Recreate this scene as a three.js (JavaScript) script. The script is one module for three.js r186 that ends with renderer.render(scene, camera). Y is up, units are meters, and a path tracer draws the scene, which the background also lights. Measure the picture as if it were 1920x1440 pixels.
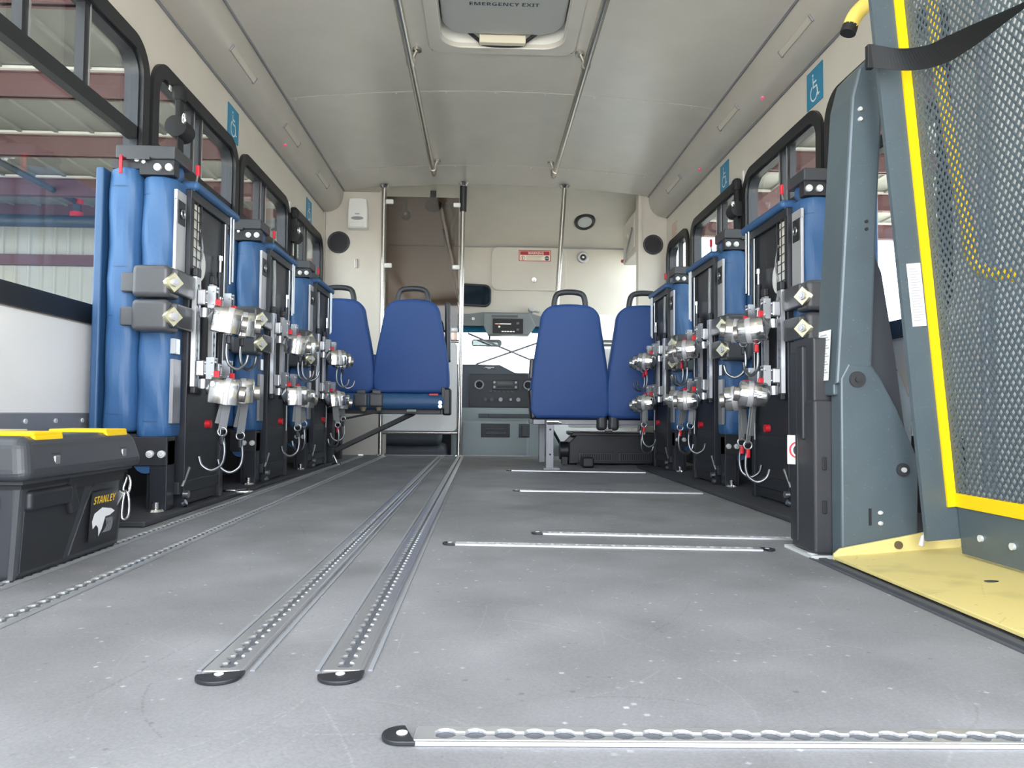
import * as THREE from 'three';
import { mergeGeometries, toCreasedNormals } from 'three/addons/utils/BufferGeometryUtils.js';
import { RoundedBoxGeometry } from 'three/addons/geometries/RoundedBoxGeometry.js';

// ---------- camera, sky, exposure ----------
const scene = new THREE.Scene();
const camera = new THREE.PerspectiveCamera(2 * Math.atan(720 / 1440) * 180 / Math.PI, 4 / 3, 0.02, 200);
camera.position.set(0, 0.277, 0);
camera.rotation.order = 'YXZ';
camera.rotation.set(Math.atan(56 / 1440), -Math.atan(52 / 1440), 0.009);
scene.background = new THREE.Color().setRGB(0.95, 0.99, 1.06);   // bright overcast sky
scene.backgroundIntensity = 9;
const sun = new THREE.DirectionalLight(0xffffff, 75);              // high sun from ahead: the shed roof keeps it off the vehicle, it lights the yard behind
sun.position.set(0, 34.6, -20); sun.castShadow = true; sun.shadow.mapSize.set(2048, 2048);
Object.assign(sun.shadow.camera, { left: -30, right: 30, top: 30, bottom: -30, near: 1, far: 90 }); scene.add(sun);
const renderer = new THREE.WebGLRenderer({ antialias: true });
renderer.toneMapping = THREE.LinearToneMapping;
renderer.toneMappingExposure = 0.86;
renderer.shadowMap.enabled = true;

// ---------- helpers ----------
let seed = 7;
const rnd = () => { seed = (seed * 1664525 + 1013904223) >>> 0; return seed / 4294967296; };
const rr = (a, b) => a + (b - a) * rnd();
const V = (x, y, z) => new THREE.Vector3(x, y, z);
const taken = {};
function numbered(name) { const n = taken[name] = (taken[name] ?? -1) + 1; return n ? name + '_' + String(n).padStart(3, '0') : name; }
function tag(o, label, category, group) { o.userData.label = label; o.userData.category = category; if (group) o.userData.group = group; return o; }
function thing(name, label, category, pos = [0, 0, 0], group) {
  const o = new THREE.Group(); o.name = numbered(name); o.position.set(...pos); scene.add(o); return tag(o, label, category, group);
}
function boxUV(g) {                                   // uv in metres from the dominant axis of each face
  const p = g.attributes.position, n = g.attributes.normal, uv = new Float32Array(p.count * 2);
  for (let i = 0; i < p.count; i += 3) {
    let ax = 0, ay = 0, az = 0;
    for (let k = 0; k < 3; k++) { ax += Math.abs(n.getX(i + k)); ay += Math.abs(n.getY(i + k)); az += Math.abs(n.getZ(i + k)); }
    for (let k = 0; k < 3; k++) {
      const x = p.getX(i + k), y = p.getY(i + k), z = p.getZ(i + k);
      const [u, v] = ay >= ax && ay >= az ? [x, z] : ax >= az ? [z, y] : [x, y];
      uv[2 * (i + k)] = u; uv[2 * (i + k) + 1] = v;
    }
  }
  g.setAttribute('uv', new THREE.BufferAttribute(uv, 2)); return g;
}
function clean(g) {
  const o = g.index ? g.toNonIndexed() : g.clone();
  for (const k of Object.keys(o.attributes)) if (!['position', 'normal', 'uv'].includes(k)) o.deleteAttribute(k);
  if (!o.attributes.uv) o.setAttribute('uv', new THREE.BufferAttribute(new Float32Array(o.attributes.position.count * 2), 2));
  return o;
}
function geo(list, keepUV) { const g = mergeGeometries((Array.isArray(list) ? list : [list]).map(clean)); return keepUV ? g : boxUV(g); }
function part(name, list, mat, parent, keepUV) {
  const m = new THREE.Mesh(list.isBufferGeometry && list.userData.ready ? list : geo(list, keepUV), mat);
  m.name = parent ? name : numbered(name); m.castShadow = m.receiveShadow = true; (parent ?? scene).add(m); return m;
}
function struct(name, list, mat, label, category, keepUV) {
  const m = part(name, list, mat, null, keepUV); m.userData.kind = 'structure'; return tag(m, label, category);
}
function sgroup(name, label, category) { const o = thing(name, label, category); o.userData.kind = 'structure'; return o; }
const E0 = new THREE.Euler(), Q0 = new THREE.Quaternion(), M0 = new THREE.Matrix4();
function place(g, x, y, z, rx = 0, ry = 0, rz = 0) { return g.applyMatrix4(M0.compose(V(x, y, z), Q0.setFromEuler(E0.set(rx, ry, rz)), V(1, 1, 1))); }
const box = (w, h, d, x, y, z, rx, ry, rz) => place(new THREE.BoxGeometry(w, h, d), x, y, z, rx, ry, rz);
const rbox = (w, h, d, r, x, y, z, rx, ry, rz, seg = 2) => place(new RoundedBoxGeometry(w, h, d, seg, r), x, y, z, rx, ry, rz);
const span = (x0, x1, y0, y1, z0, z1, r) => r ? rbox(Math.abs(x1 - x0), Math.abs(y1 - y0), Math.abs(z1 - z0), r, (x0 + x1) / 2, (y0 + y1) / 2, (z0 + z1) / 2)
  : box(Math.abs(x1 - x0), Math.abs(y1 - y0), Math.abs(z1 - z0), (x0 + x1) / 2, (y0 + y1) / 2, (z0 + z1) / 2);
function rod(a, b, r, seg = 10, r2 = r) {
  const A = V(...a), B = V(...b), d = B.clone().sub(A), g = new THREE.CylinderGeometry(r2, r, d.length(), seg);
  return g.applyMatrix4(M0.compose(A.clone().add(B).multiplyScalar(.5), Q0.setFromUnitVectors(V(0, 1, 0), d.normalize()), V(1, 1, 1)));
}
function beam(a, b, w, h, roll = 0) {                   // bar of rectangular section from a to b
  const A = V(...a), B = V(...b), d = B.clone().sub(A), L = d.length(), g = new THREE.BoxGeometry(w, L, h); g.rotateY(roll);
  return g.applyMatrix4(M0.compose(A.clone().add(B).multiplyScalar(.5), Q0.setFromUnitVectors(V(0, 1, 0), d.normalize()), V(1, 1, 1)));
}
const tube = (pts, r, seg = 32, rad = 8, closed = false) => new THREE.TubeGeometry(new THREE.CatmullRomCurve3(pts.map((p) => V(...p)), closed, 'centripetal'), seg, r, rad, closed);
function rrect(w, h, r, cx = 0, cy = 0, path = new THREE.Shape()) {
  const x = cx - w / 2, y = cy - h / 2;
  path.moveTo(x + r, y); path.lineTo(x + w - r, y); path.absarc(x + w - r, y + r, r, -Math.PI / 2, 0); path.lineTo(x + w, y + h - r); path.absarc(x + w - r, y + h - r, r, 0, Math.PI / 2);
  path.lineTo(x + r, y + h); path.absarc(x + r, y + h - r, r, Math.PI / 2, Math.PI); path.lineTo(x, y + r); path.absarc(x + r, y + r, r, Math.PI, Math.PI * 1.5); return path;
}
const poly = (pts) => { const s = new THREE.Shape(); pts.forEach(([x, y], i) => i ? s.lineTo(x, y) : s.moveTo(x, y)); s.closePath(); return s; };
const extr = (s, d, bevel = 0, cs = 6, bs = 2) => new THREE.ExtrudeGeometry(s, { depth: d, curveSegments: cs, bevelEnabled: bevel > 0, bevelSize: bevel, bevelThickness: bevel, bevelSegments: bs });
function zyPrism(s, x0, d, bevel = 0, cs = 6) {         // shape x -> -z, extruded towards +x
  const g = extr(s, d, bevel, cs); g.rotateY(Math.PI / 2); g.translate(x0, 0, 0); return g;
}
// ---------- procedural textures ----------
function noiseTable(n, s) { let q = s >>> 0; const a = new Float32Array(n * n); for (let i = 0; i < n * n; i++) { q = (q * 1664525 + 1013904223) >>> 0; a[i] = q / 4294967296; } return a; }
const NT = noiseTable(64, 99);
function vnoise(x, y, per) {
  const xi = Math.floor(x), yi = Math.floor(y), fx = x - xi, fy = y - yi, sx = fx * fx * (3 - 2 * fx), sy = fy * fy * (3 - 2 * fy);
  const at = (i, j) => NT[(((i % per) + per) % per % 64) + 64 * (((j % per) + per) % per % 64)];
  const a = at(xi, yi), b = at(xi + 1, yi), c = at(xi, yi + 1), d = at(xi + 1, yi + 1);
  return a + (b - a) * sx + (c - a) * sy + (a - b - c + d) * sx * sy;
}
function fbm(u, v, f, oct) { let s = 0, a = .5, t = 0; for (let o = 0; o < oct; o++) { s += a * vnoise(u * f, v * f, f); t += a; a *= .5; f *= 2; if (f > 64) break; } return s / t; }
function dataTex(n, fn, srgb, rep) {
  const d = new Uint8Array(n * n * 4);
  for (let j = 0; j < n; j++) for (let i = 0; i < n; i++) { const c = fn(i / n, j / n, i, j), k = 4 * (i + n * j); for (let q = 0; q < 3; q++) d[k + q] = Math.max(0, Math.min(255, Array.isArray(c) ? c[q] : c)); d[k + 3] = 255; }
  const t = new THREE.DataTexture(d, n, n); t.wrapS = t.wrapT = THREE.RepeatWrapping; t.magFilter = THREE.LinearFilter; t.minFilter = THREE.LinearMipmapLinearFilter; t.generateMipmaps = true;
  if (srgb) t.colorSpace = THREE.SRGBColorSpace; t.repeat.set(rep, rep); t.needsUpdate = true; return t;
}
function canvasTex(w, h, draw) {
  const c = document.createElement('canvas'); c.width = w; c.height = h; draw(c.getContext('2d'), w, h);
  const t = new THREE.CanvasTexture(c); t.colorSpace = THREE.SRGBColorSpace; return t;
}
const N = 1024;
const specks = (() => { const a = new Float32Array(N * N); 
  const put = (x, y, v) => { const i = ((x | 0) + N) % N + N * (((y | 0) + N) % N); a[i] = Math.abs(v) > Math.abs(a[i]) ? v : a[i]; };
  for (let k = 0; k < 1500; k++) { const x = rnd() * N, y = rnd() * N, r = rr(.4, 1.5), v = rnd() < .72 ? rr(25, 95) : -rr(15, 40); for (let dy = -2; dy <= 2; dy++) for (let dx = -2; dx <= 2; dx++) if (dx * dx + dy * dy <= r * r) put(x + dx, y + dy, v); }
  for (let k = 0; k < 420; k++) { let x = rnd() * N, y = rnd() * N, t = rr(-.6, .6) + (rnd() < .5 ? 0 : Math.PI / 2); const L = rr(15, 130), v = rr(8, 34) * (rnd() < .75 ? 1 : -1), w = rr(-.012, .012); for (let s = 0; s < L; s++) { x += Math.cos(t); y += Math.sin(t); t += w; if (rnd() < .8) put(x, y, v * rr(.4, 1)); } }
  return a; })();
const texFloor = dataTex(N, (u, v, i, j) => {
  const b = 126 + 40 * (fbm(u, v, 4, 5) - .5) + 26 * (fbm(v, u, 16, 3) - .5) + 12 * (NT[(i * 7 + j * 13) % 4096] - .5) + specks[i + N * j] * .6;
  return [b, b * 1.012, b * 1.04];
}, true, .55);
const texFloorRough = dataTex(512, (u, v) => 165 + 110 * (fbm(u, v, 6, 4) - .3), false, .55);
const texGrain = dataTex(256, (u, v, i, j) => 128 + 110 * (fbm(u, v, 32, 2) - .5), false, 9);
const texSoft = dataTex(256, (u, v) => 255 * fbm(u, v, 4, 4), false, 3);
const texScuff = dataTex(512, (u, v, i, j) => { const s = specks[(i * 2) + N * (j * 2)]; const b = 205 + 40 * (fbm(u, v, 5, 4) - .5) + (s > 8 ? s * .7 : 0) ; return [b, b, b]; }, true, 1.7);
const texDirty = dataTex(512, (u, v, i, j) => { const m = fbm(u, v, 6, 5), b = 238 - Math.max(0, m - .52) * 260 + (specks[i + N * j] < -10 ? -30 : 0); return [b, b * .99, b * .96]; }, true, 1.1);
const texWall = dataTex(256, (u, v) => { const b = 246 + 12 * (fbm(u, v, 8, 4) - .5); return [b, b, b]; }, true, .8);
const texWeb = dataTex(64, (u, v, i, j) => 150 + 60 * (((i >> 2) + (j >> 2)) % 2) + 20 * NT[i * 64 + j], true, 60);

// ---------- materials ----------
const S = (color, roughness, metalness = 0, o = {}) => new THREE.MeshStandardMaterial({ color, roughness, metalness, ...o });
const M = {
  floor: S(0xffffff, .9, 0, { map: texFloor, roughnessMap: texFloorRough, bumpMap: texFloorRough, bumpScale: .0006 }),
  wall: S(0xdbd5cb, .42, 0, { map: texWall, bumpMap: texSoft, bumpScale: .0004 }),
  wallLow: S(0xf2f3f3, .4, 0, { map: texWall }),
  ceil: S(0xd6d3cd, .24, 0, { map: texWall, bumpMap: texSoft, bumpScale: .0015 }),
  cove: S(0xc2beb7, .38, 0, { map: texWall }),
  cab: S(0xd6d1c6, .5, 0, { map: texWall }),
  blue: S(0x325b89, .5, 0, { bumpMap: texGrain, bumpScale: .0006 }),
  blueBack: S(0x2a5090, .6, 0, { bumpMap: texGrain, bumpScale: .0006 }),
  blueDark: S(0x2c5078, .45),
  black: S(0x24262b, .42),
  blackMetal: S(0x2b2e34, .38, .25),
  rubber: S(0x1c1d20, .7),
  frame: S(0x1b1d22, .45),
  plastic: S(0x3a3d42, .38),
  cover: S(0x4a4c50, .33),
  alum: S(0xd4d6d9, .3, .85),
  track: S(0xdadde0, .34, .8),
  trackDark: S(0x5a5e64, .6, .2), seal: S(0x85898f, .6), rail: S(0x3b3d42, .65), edge: S(0x4a4e54, .55),
  chrome: S(0xe3e4e6, .12, 1),
  steel: S(0xaeb2b6, .28, .95),
  hook: S(0x8f9398, .3, .95),
  polish: S(0xd9dbdc, .16, .95),
  stain: S(0xbcb9b4, .26, .95),
  brass: S(0xd6d0b0, .32, .7),
  greyPlate: S(0x8d8f95, .4, .35),
  lightPlate: S(0xc4c4c8, .35, .4),
  red: S(0xc81e2e, .4),
  white: S(0xe9e9e7, .45),
  bolt: S(0xdfe2e2, .3, .3),
  paper: S(0xe6e0d4, .8),
  lift: S(0x6d7d86, .33, .15, { map: texScuff }),
  liftDark: S(0x373b42, .5),
  housing: S(0x44464b, .5, .1, { map: texScuff }),
  yellow: S(0xf4cd00, .45),
  paleYellow: S(0xe8da94, .55, 0, { map: texDirty }),
  webbing: S(0xa4a8ac, .85, 0, { map: texWeb }),
  belt: S(0x24272b, .8),
  signBlue: S(0x2c86ad, .4),
  glass: new THREE.MeshPhysicalMaterial({ color: 0xe6eae9, roughness: .02, transmission: 1, thickness: 0, ior: 1.45 }),
  clear: new THREE.MeshPhysicalMaterial({ color: 0xf4f8f8, roughness: .01, transmission: 1, thickness: 0, ior: 1.45 }),
  smoke: new THREE.MeshPhysicalMaterial({ color: 0xa1968f, roughness: .03, transmission: 1, thickness: 0, ior: 1.45 }),
  bag: new THREE.MeshPhysicalMaterial({ color: 0xdde2e4, roughness: .25, transmission: .7, thickness: 0 }),
  lens: new THREE.MeshPhysicalMaterial({ color: 0xdfe2e2, roughness: .35, transmission: .3, thickness: 0 }),
  pink: S(0xff3d84, .3, 0, { emissive: 0xff2070, emissiveIntensity: .7 }),
  dash: S(0x4a5058, .55), dashDark: S(0x2c3036, .5), engine: S(0x9aa7aa, .5), consoleGrey: S(0x7d8486, .5), teal: S(0x24688a, .4),
  maroon: S(0x664449, .6), roof: S(0x8b8d8a, .55, .2), siding: S(0xbbbcb7, .6), pipe: S(0x36424e, .5), concrete: S(0xb4b1aa, .9, 0, { map: texDirty }),
};

// ---------- shell of the vehicle ----------
const XL = -1.07, XR = 1.215, ZF = -5.08, ZB = 0.12, XC = (XL + XR) / 2;
const ceilY = (x) => 1.80 - .06 * ((x - .06) / 1.03) ** 2;

struct('floor', [span(XL - .05, XR + .05, -.06, 0, ZB, -5.06)], M.floor, 'scuffed grey rubber floor of the passenger area', 'floor');
struct('floor', [span(XL - .05, XR + .05, -.5, -.45, -5.06, -7.0), span(XL, XR, -.5, -.06, -5.0, -5.06)], M.dashDark, 'dark cab floor in the footwell beyond the front step', 'floor');
part('step_edge', [span(-.66, 1.0, -.02, .004, -5.045, -5.065)], M.greyPlate, scene.children[1]);

function wallWithHoles(d0, d1, y0, y1, wins, x0) {
  const s = poly([[d0, y0], [d1, y0], [d1, y1], [d0, y1]]);
  for (const [a, b, c, e, r] of wins) s.holes.push(rrect(b - a, e - c, r, (a + b) / 2, (c + e) / 2, new THREE.Path()));
  return zyPrism(s, x0, .05, 0, 8);
}
const winL = [[1.54, 2.40, .52, 1.405, .1], [2.445, 3.275, .52, 1.405, .1], [3.315, 4.14, .52, 1.405, .1], [4.18, 5.0, .52, 1.405, .1], [.62, 1.48, .52, 1.405, .1]];
const winR = [[2.695, 3.52, .52, 1.405, .1], [3.56, 4.44, .52, 1.405, .1], [4.51, 5.03, .62, 1.405, .1], [1.95, 2.65, .52, 1.405, .1]];
const doorHole = [.55, 1.86, .05, 1.5, .06];
const wl = struct('wall_left', [wallWithHoles(-.12, 5.08, 0, 1.66, winL, XL - .05)], M.wall, 'beige left side wall with black framed windows', 'wall');
part('lower_panel', [span(XL, XL + .006, .27, .505, -.3, -5.05)], M.wallLow, wl);
part('rub_rail', [span(XL, XL + .02, .225, .27, -.3, -5.05, .004)], M.greyPlate, wl);
part('kick_panel', [span(XL, XL + .012, 0, .225, -.3, -5.05)], M.rubber, wl);
for (let d = 1.3; d < 2.1; d += .125) part('screw', [rod([XL + .019, .25, -d], [XL + .023, .25, -d], .006)], M.bolt, wl);
const wr = struct('wall_right', [wallWithHoles(-.12, 5.08, 0, 1.66, [...winR, doorHole], XR)], M.wall, 'beige right side wall with black framed windows and lift doorway', 'wall');
part('kick_panel', [span(XR - .012, XR, 0, .225, -1.9, -5.05)], M.rubber, wr);

// windows: black frame, mid rail, vent mullions, tinted panes
let wn = 0;
function windowUnit(side, [a, b, c, e, r], label, mull) {
  const w = sgroup('window_' + (++wn), label, 'window'), x0 = side < 0 ? XL - .045 : XR - .014;
  const s = rrect(b - a + .02, e - c + .02, r + .01, (a + b) / 2, (c + e) / 2);
  s.holes.push(rrect(b - a - .07, e - c - .07, r - .03, (a + b) / 2, (c + e) / 2, new THREE.Path()));
  part('frame', [zyPrism(s, x0, .059, 0, 8)], M.frame, w);
  const s2 = rrect(b - a - .068, e - c - .068, r - .03, (a + b) / 2, (c + e) / 2);
  s2.holes.push(rrect(b - a - .088, e - c - .088, r - .04, (a + b) / 2, (c + e) / 2, new THREE.Path()));
  part('inner_frame', [zyPrism(s2, side < 0 ? XL - .03 : XR - .002, .032, 0, 8)], M.blackMetal, w);
  const xi = side < 0 ? XL - .012 : XR + .012, ym = 1.125;
  part('mid_rail', [span(xi - .014, xi + .014, ym - .02, ym + .02, -a - .036, -b + .036)], M.frame, w);
  for (const d of mull) { const m = part('mullion', [span(xi - .012, xi + .012, ym + .02, e - .036, -d, -d - .024)], M.frame, w); part('bead', [span(xi + side * -.013, xi + side * -.0145, ym + .02, e - .036, -d - .024, -d - .03)], M.alum, m); }
  const px = side < 0 ? XL - .022 : XR + .022;
  part('lower_pane', [zyPrism(rrect(b - a - .07, ym - c - .02, .05, (a + b) / 2, (c + ym) / 2), px, .004)], M.glass, w);
  const cuts = [a + .034, ...mull.map((d) => d + .012), b - .034];
  for (let i = 0; i + 1 < cuts.length; i++) part('vent_pane', [span(px - .008 * (i % 2), px - .008 * (i % 2) + .004, ym + .012, e - .034, -cuts[i], -cuts[i + 1])], M.glass, w);
  return w;
}
windowUnit(-1, winL[0], 'large left window nearest the camera beside the toolbox, shed visible through it', [1.77, 2.04]);
windowUnit(-1, winL[1], 'second left window, behind the nearest left folded seat', [2.78, 2.86]);
windowUnit(-1, winL[2], 'third left window, between second and third left folded seats', [3.62, 3.70]);
windowUnit(-1, winL[3], 'farthest left window next to the front bulkhead speaker', [4.5, 4.58]);
windowUnit(-1, winL[4], 'left window alongside the camera', [.95, 1.03]);
windowUnit(1, winR[0], 'right window behind the nearest right folded seat', [3.0, 3.08]);
windowUnit(1, winR[1], 'right window behind the middle right folded seat', [3.86, 3.94]);
windowUnit(1, winR[2], 'small narrow right window closest to the front bulkhead', [4.74]);
windowUnit(1, winR[3], 'right window hidden behind the lift arm', [2.25]);

// lift doorway door with a dark tinted window
const ld = sgroup('door_1', 'white lift door with a dark rounded window behind the mesh platform', 'door');
{
  const s = poly([[.56, .055], [1.85, .055], [1.85, 1.49], [.56, 1.49]]); s.holes.push(rrect(.78, .86, .1, 1.22, .98, new THREE.Path()));
  part('leaf', [zyPrism(s, XR + .01, .035, 0, 8)], M.wallLow, ld);
  const f = rrect(.80, .88, .11, 1.22, .98); f.holes.push(rrect(.70, .78, .07, 1.22, .98, new THREE.Path()));
  part('window_frame', [zyPrism(f, XR - .004, .05, 0, 8)], M.frame, ld);
  part('pane', [zyPrism(rrect(.72, .80, .08, 1.22, .98), XR + .025, .004, 0, 8)], S(0x3c454d, .08, .1), ld);
  part('hinge_bar', [rod([XR - .01, .1, -1.80], [XR - .01, 1.45, -1.80], .012)], M.greyPlate, ld);
  part('inner_grab_rail', [tube([[1.16, 1.36, -1.86], [1.12, 1.34, -1.85], [1.11, 1.2, -1.83], [1.11, .72, -1.72], [1.12, .62, -1.70], [1.2, .6, -1.69]], .014, 40)], M.yellow, ld);
}

// ceiling: curved panels with open seams over a backing
const ceil = sgroup('ceiling', 'curved glossy beige grey ceiling in wide panels', 'ceiling');
{
  const arc = (x0, x1, dy, n = 20) => Array.from({ length: n + 1 }, (_, i) => { const x = x0 + (x1 - x0) * i / n; return [x, ceilY(x) + dy]; });
  const back = poly([[XL - .05, 1.9], ...arc(XL - .05, XR + .05, .018), [XR + .05, 1.9]]);
  const hz0 = 2.50, hz1 = 3.17, hx0 = -.235, hx1 = .355;
  const strip = (x0, x1, d0, d1, dy, th) => { const g = extr(poly([...arc(x0, x1, dy), ...arc(x0, x1, dy + th).reverse()]), d1 - d0, 0, 2); g.translate(0, 0, -d1); return g; };
  const seams = [-.12, 1.30, 2.44, 3.575, 4.66, 5.06];
  part('backing', [strip(XL - .05, XR + .05, -.12, hz0, .016, .05), strip(XL - .05, XR + .05, hz1, 5.08, .016, .05), strip(XL - .05, hx0, hz0, hz1, .016, .05), strip(hx1, XR + .05, hz0, hz1, .016, .05)], M.rubber, ceil);
  for (let i = 0; i + 1 < seams.length; i++) {
    const a = seams[i] + .004, b = seams[i + 1] - .004;
    const g = a < hz0 && b > hz1 ? [strip(-.985, 1.125, a, hz0, 0, .014), strip(-.985, 1.125, hz1, b, 0, .014), strip(-.985, hx0, hz0, hz1, 0, .014), strip(hx1, 1.125, hz0, hz1, 0, .014)] : [strip(-.985, 1.125, a, b, 0, .014)];
    part('panel', g, M.ceil, ceil);
  }
  for (const d of [3.575, 4.66]) for (let k = 0; k < 9; k++) { const x = -.9 + k * .235; part('screw', [rod([x, ceilY(x) + .001, -d - .02], [x, ceilY(x) - .002, -d - .02], .004, 8)], M.alum, ceil); }
}
// coves along both sides
function cove(side, n, label) {
  const x = side < 0 ? XL : XR, q = [[0, 1.60], [.03, 1.602], [.062, 1.612], [.092, 1.632], [.112, 1.662], [.122, 1.70], [.128, 1.76], [0, 1.76]].map(([u, y]) => [x - side * u, y]);
  const g = toCreasedNormals(extr(poly(q), 5.18, 0, 2), .7); g.translate(0, 0, -5.07);
  const c = struct('trim_' + n, [g], M.cove, label, 'cove');
  part('edge_bead', [tube([[x - side * .004, 1.598, .1], [x - side * .004, 1.598, -5.06]], .005, 4, 6), tube([[x - side * .13, ceilY(x - side * .13) - .002, .1], [x - side * .13, ceilY(x - side * .13) - .002, -5.06]], .005, 4, 6)], M.greyPlate, c);
  return c;
}
cove(-1, 1, 'rounded beige cove where the left wall meets the ceiling');
cove(1, 2, 'rounded beige cove where the right wall meets the ceiling');

// front bulkhead and cab shell
const bl = struct('wall_front', [span(XL - .05, -.668, 0, 1.74, -5.08, -5.12), span(-.70, -.668, 0, 1.74, -5.05, -5.3)], M.wall, 'beige bulkhead panel left of the driver partition', 'wall');
part('inner_corner_trim', [span(XL, XL + .012, .0, 1.6, -5.05, -5.08)], M.cove, bl);
struct('wall_front', [span(1.035, XR + .05, 0, 1.76, -5.08, -5.12), span(1.02, 1.04, .2, 1.78, -5.06, -5.14)], M.wall, 'narrow beige bulkhead panel with speaker on the right', 'wall');
// cab: sloping roof liner, header panel, side walls, entry side wall
{
  const pr = [[5.06, 1.83], [5.06, 1.80], [5.3, 1.79], [5.6, 1.73], [5.85, 1.64], [5.98, 1.585], [6.02, 1.58], [6.02, 1.62], [5.6, 1.80]];
  const g = toCreasedNormals(zyPrism(poly(pr), -1.05, 2.2), .6);
  struct('ceiling', [g], M.cab, 'sloping beige cab roof liner ahead of the poles', 'ceiling');
  const hp = struct('wall_cab', [span(-1.05, 1.15, 1.04, 1.60, -5.98, -6.02)], M.cab, 'beige header panel above the windscreen', 'wall');
  part('seam_strip', [span(-1.0, 1.1, 1.578, 1.586, -5.972, -5.985)], M.greyPlate, hp);
  struct('wall_cab', [span(-1.10, -1.05, -.45, 1.85, -5.12, -5.35), span(-1.10, -1.05, -.45, .62, -5.35, -6.5), span(-1.10, -1.05, 1.45, 1.85, -5.35, -6.5)], M.cab, 'left cab wall on the driver side', 'wall');
  struct('wall_cab', [span(1.15, 1.2, 1.52, 1.85, -5.12, -6.9), span(1.15, 1.2, -.45, 1.6, -5.12, -5.2), span(1.15, 1.2, -.45, .2, -5.2, -6.9), span(1.15, 1.2, -.45, 1.6, -5.98, -6.05)], M.cab, 'right cab wall around the entry doorway', 'wall');
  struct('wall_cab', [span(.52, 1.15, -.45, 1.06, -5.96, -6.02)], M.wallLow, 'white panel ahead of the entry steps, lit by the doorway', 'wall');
  struct('wall_cab', [span(-1.05, .55, -.45, .5, -6.75, -6.8), span(-1.05, -.98, .4, 1.1, -6.1, -6.7)], M.dashDark, 'dark cowl under the windscreen', 'wall');
  const ed = sgroup('door_2', 'glazed entry door on the right beside the front steps', 'door');
  part('pane', [span(1.172, 1.176, .2, 1.52, -5.2, -5.98)], M.clear, ed);
  part('frame', [span(1.165, 1.185, .2, 1.52, -5.57, -5.61), span(1.165, 1.185, .2, .26, -5.2, -5.98)], M.frame, ed);
  const ws = sgroup('window_10', 'wide bright windscreen above the dashboard', 'window');
  part('pane', [beamPane([-1.0, .50, -6.72], [1.1, 1.06, -6.03])], M.clear, ws);
  part('header_seal', [span(-1.0, .54, 1.03, 1.05, -6.03, -6.06)], M.frame, ws);
}
function beamPane([x0, y0, z0], [x1, y1, z1]) {
  const g = new THREE.BufferGeometry(); g.setAttribute('position', new THREE.Float32BufferAttribute([x0, y0, z0, x1, y0, z0, x1, y1, z1, x0, y0, z0, x1, y1, z1, x0, y1, z1], 3)); g.computeVertexNormals(); return g;
}
// rear end frame behind the camera: posts and header round the open rear doorway
struct('wall_back', [span(XL - .05, -1.02, -.06, 1.86, ZB, ZB + .05), span(1.17, XR + .05, -.06, 1.86, ZB, ZB + .05), span(-1.02, 1.17, 1.70, 1.86, ZB, ZB + .05)], M.wall, 'rear end frame around the open rear doorway', 'wall');

// raised seat rails at the foot of both walls
struct('baseboard_left', [span(XL, -.80, 0, .014, -1.86, -4.02, .004)], M.rail, 'black raised rail strip under the left folded seats', 'rail');
struct('baseboard_right', [span(.80, XR, 0, .014, -1.60, -4.0, .004)], M.rail, 'black raised rail strip under the right folded seats', 'rail');

// ---------- the shed and ground outside ----------
const shed = sgroup('shed_roof', 'grey ribbed shed roof on maroon purlins outside the left windows', 'roof');
{
  part('deck', [span(-24, 14, 5.0, 5.06, -4, -18.2)], M.roof, shed);
  const ribs = []; for (let x = -23.5; x < 14; x += .6) ribs.push(span(x, x + .06, 4.955, 5.0, -4, -18)); part('rib', ribs, M.roof, shed).userData.kind = 'stuff';
  for (let k = 0; k < 6; k++) { const z = -5.7 - 2.5 * k; part('purlin', [span(-24, 14, 4.60, 4.95, z, z - .06), span(-24, 14, 4.60, 4.63, z + .05, z - .11), span(-24, 14, 4.93, 4.95, z + .05, z - .11)], M.maroon, shed); part('insulation_edge', [span(-24, 14, 4.945, 4.985, z + .12, z - .02)], M.white, shed); }
  for (const x of [-13, 5.5]) part('rafter', [span(x, x + .2, 4.2, 4.62, -4, -18)], M.maroon, shed);
}
const sw = sgroup('shed_wall', 'pale ribbed metal end wall of the shed', 'wall');
{
  part('sheet', [span(-24, -3.4, -.75, 5, -18.2, -18.25)], M.siding, sw);
  for (let k = 0; k < 68; k++) { const x = -23.9 + k * .3; part('rib', [extrRib(x)], M.siding, sw); }
  part('girt', [span(-24, -3.4, 3.62, 3.86, -17.98, -18.14)], M.maroon, sw);
  part('girt', [span(-24, -3.4, 2.3, 2.42, -17.98, -18.14)], M.maroon, sw);
  part('eave_beam', [span(-24, -3.4, 4.75, 5.0, -17.9, -18.14)], M.maroon, sw);
}
function extrRib(x) { return place(extr(poly([[0, 0], [.10, 0], [.07, .035], [.03, .035]]), 5.75, 0, 2), x, 4.98, -18.2, Math.PI / 2, 0, 0); }
const pipe = thing('sprinkler_pipe', 'dark sprinkler pipe with red couplings hung under the shed roof', 'pipe');
part('main', [rod([-24, 4.3, -16.6], [-4, 4.3, -16.6], .13, 14)], M.pipe, pipe);
part('branch', [rod([-8.75, 4.72, -16.6], [-8.75, 4.72, -5], .06, 12), rod([-8.75, 4.3, -16.6], [-8.75, 4.72, -16.6], .09, 12)], M.pipe, pipe);
for (const y of [4.45, 4.72]) part('coupling', [rod([-8.75, y - .05, -16.6], [-8.75, y + .05, -16.6], .13, 14)], M.red, pipe);
const pv = struct('pavement', [span(-40, 40, -.85, -.78, 30, -60)], M.concrete, 'pale concrete ground outside', 'ground');

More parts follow.
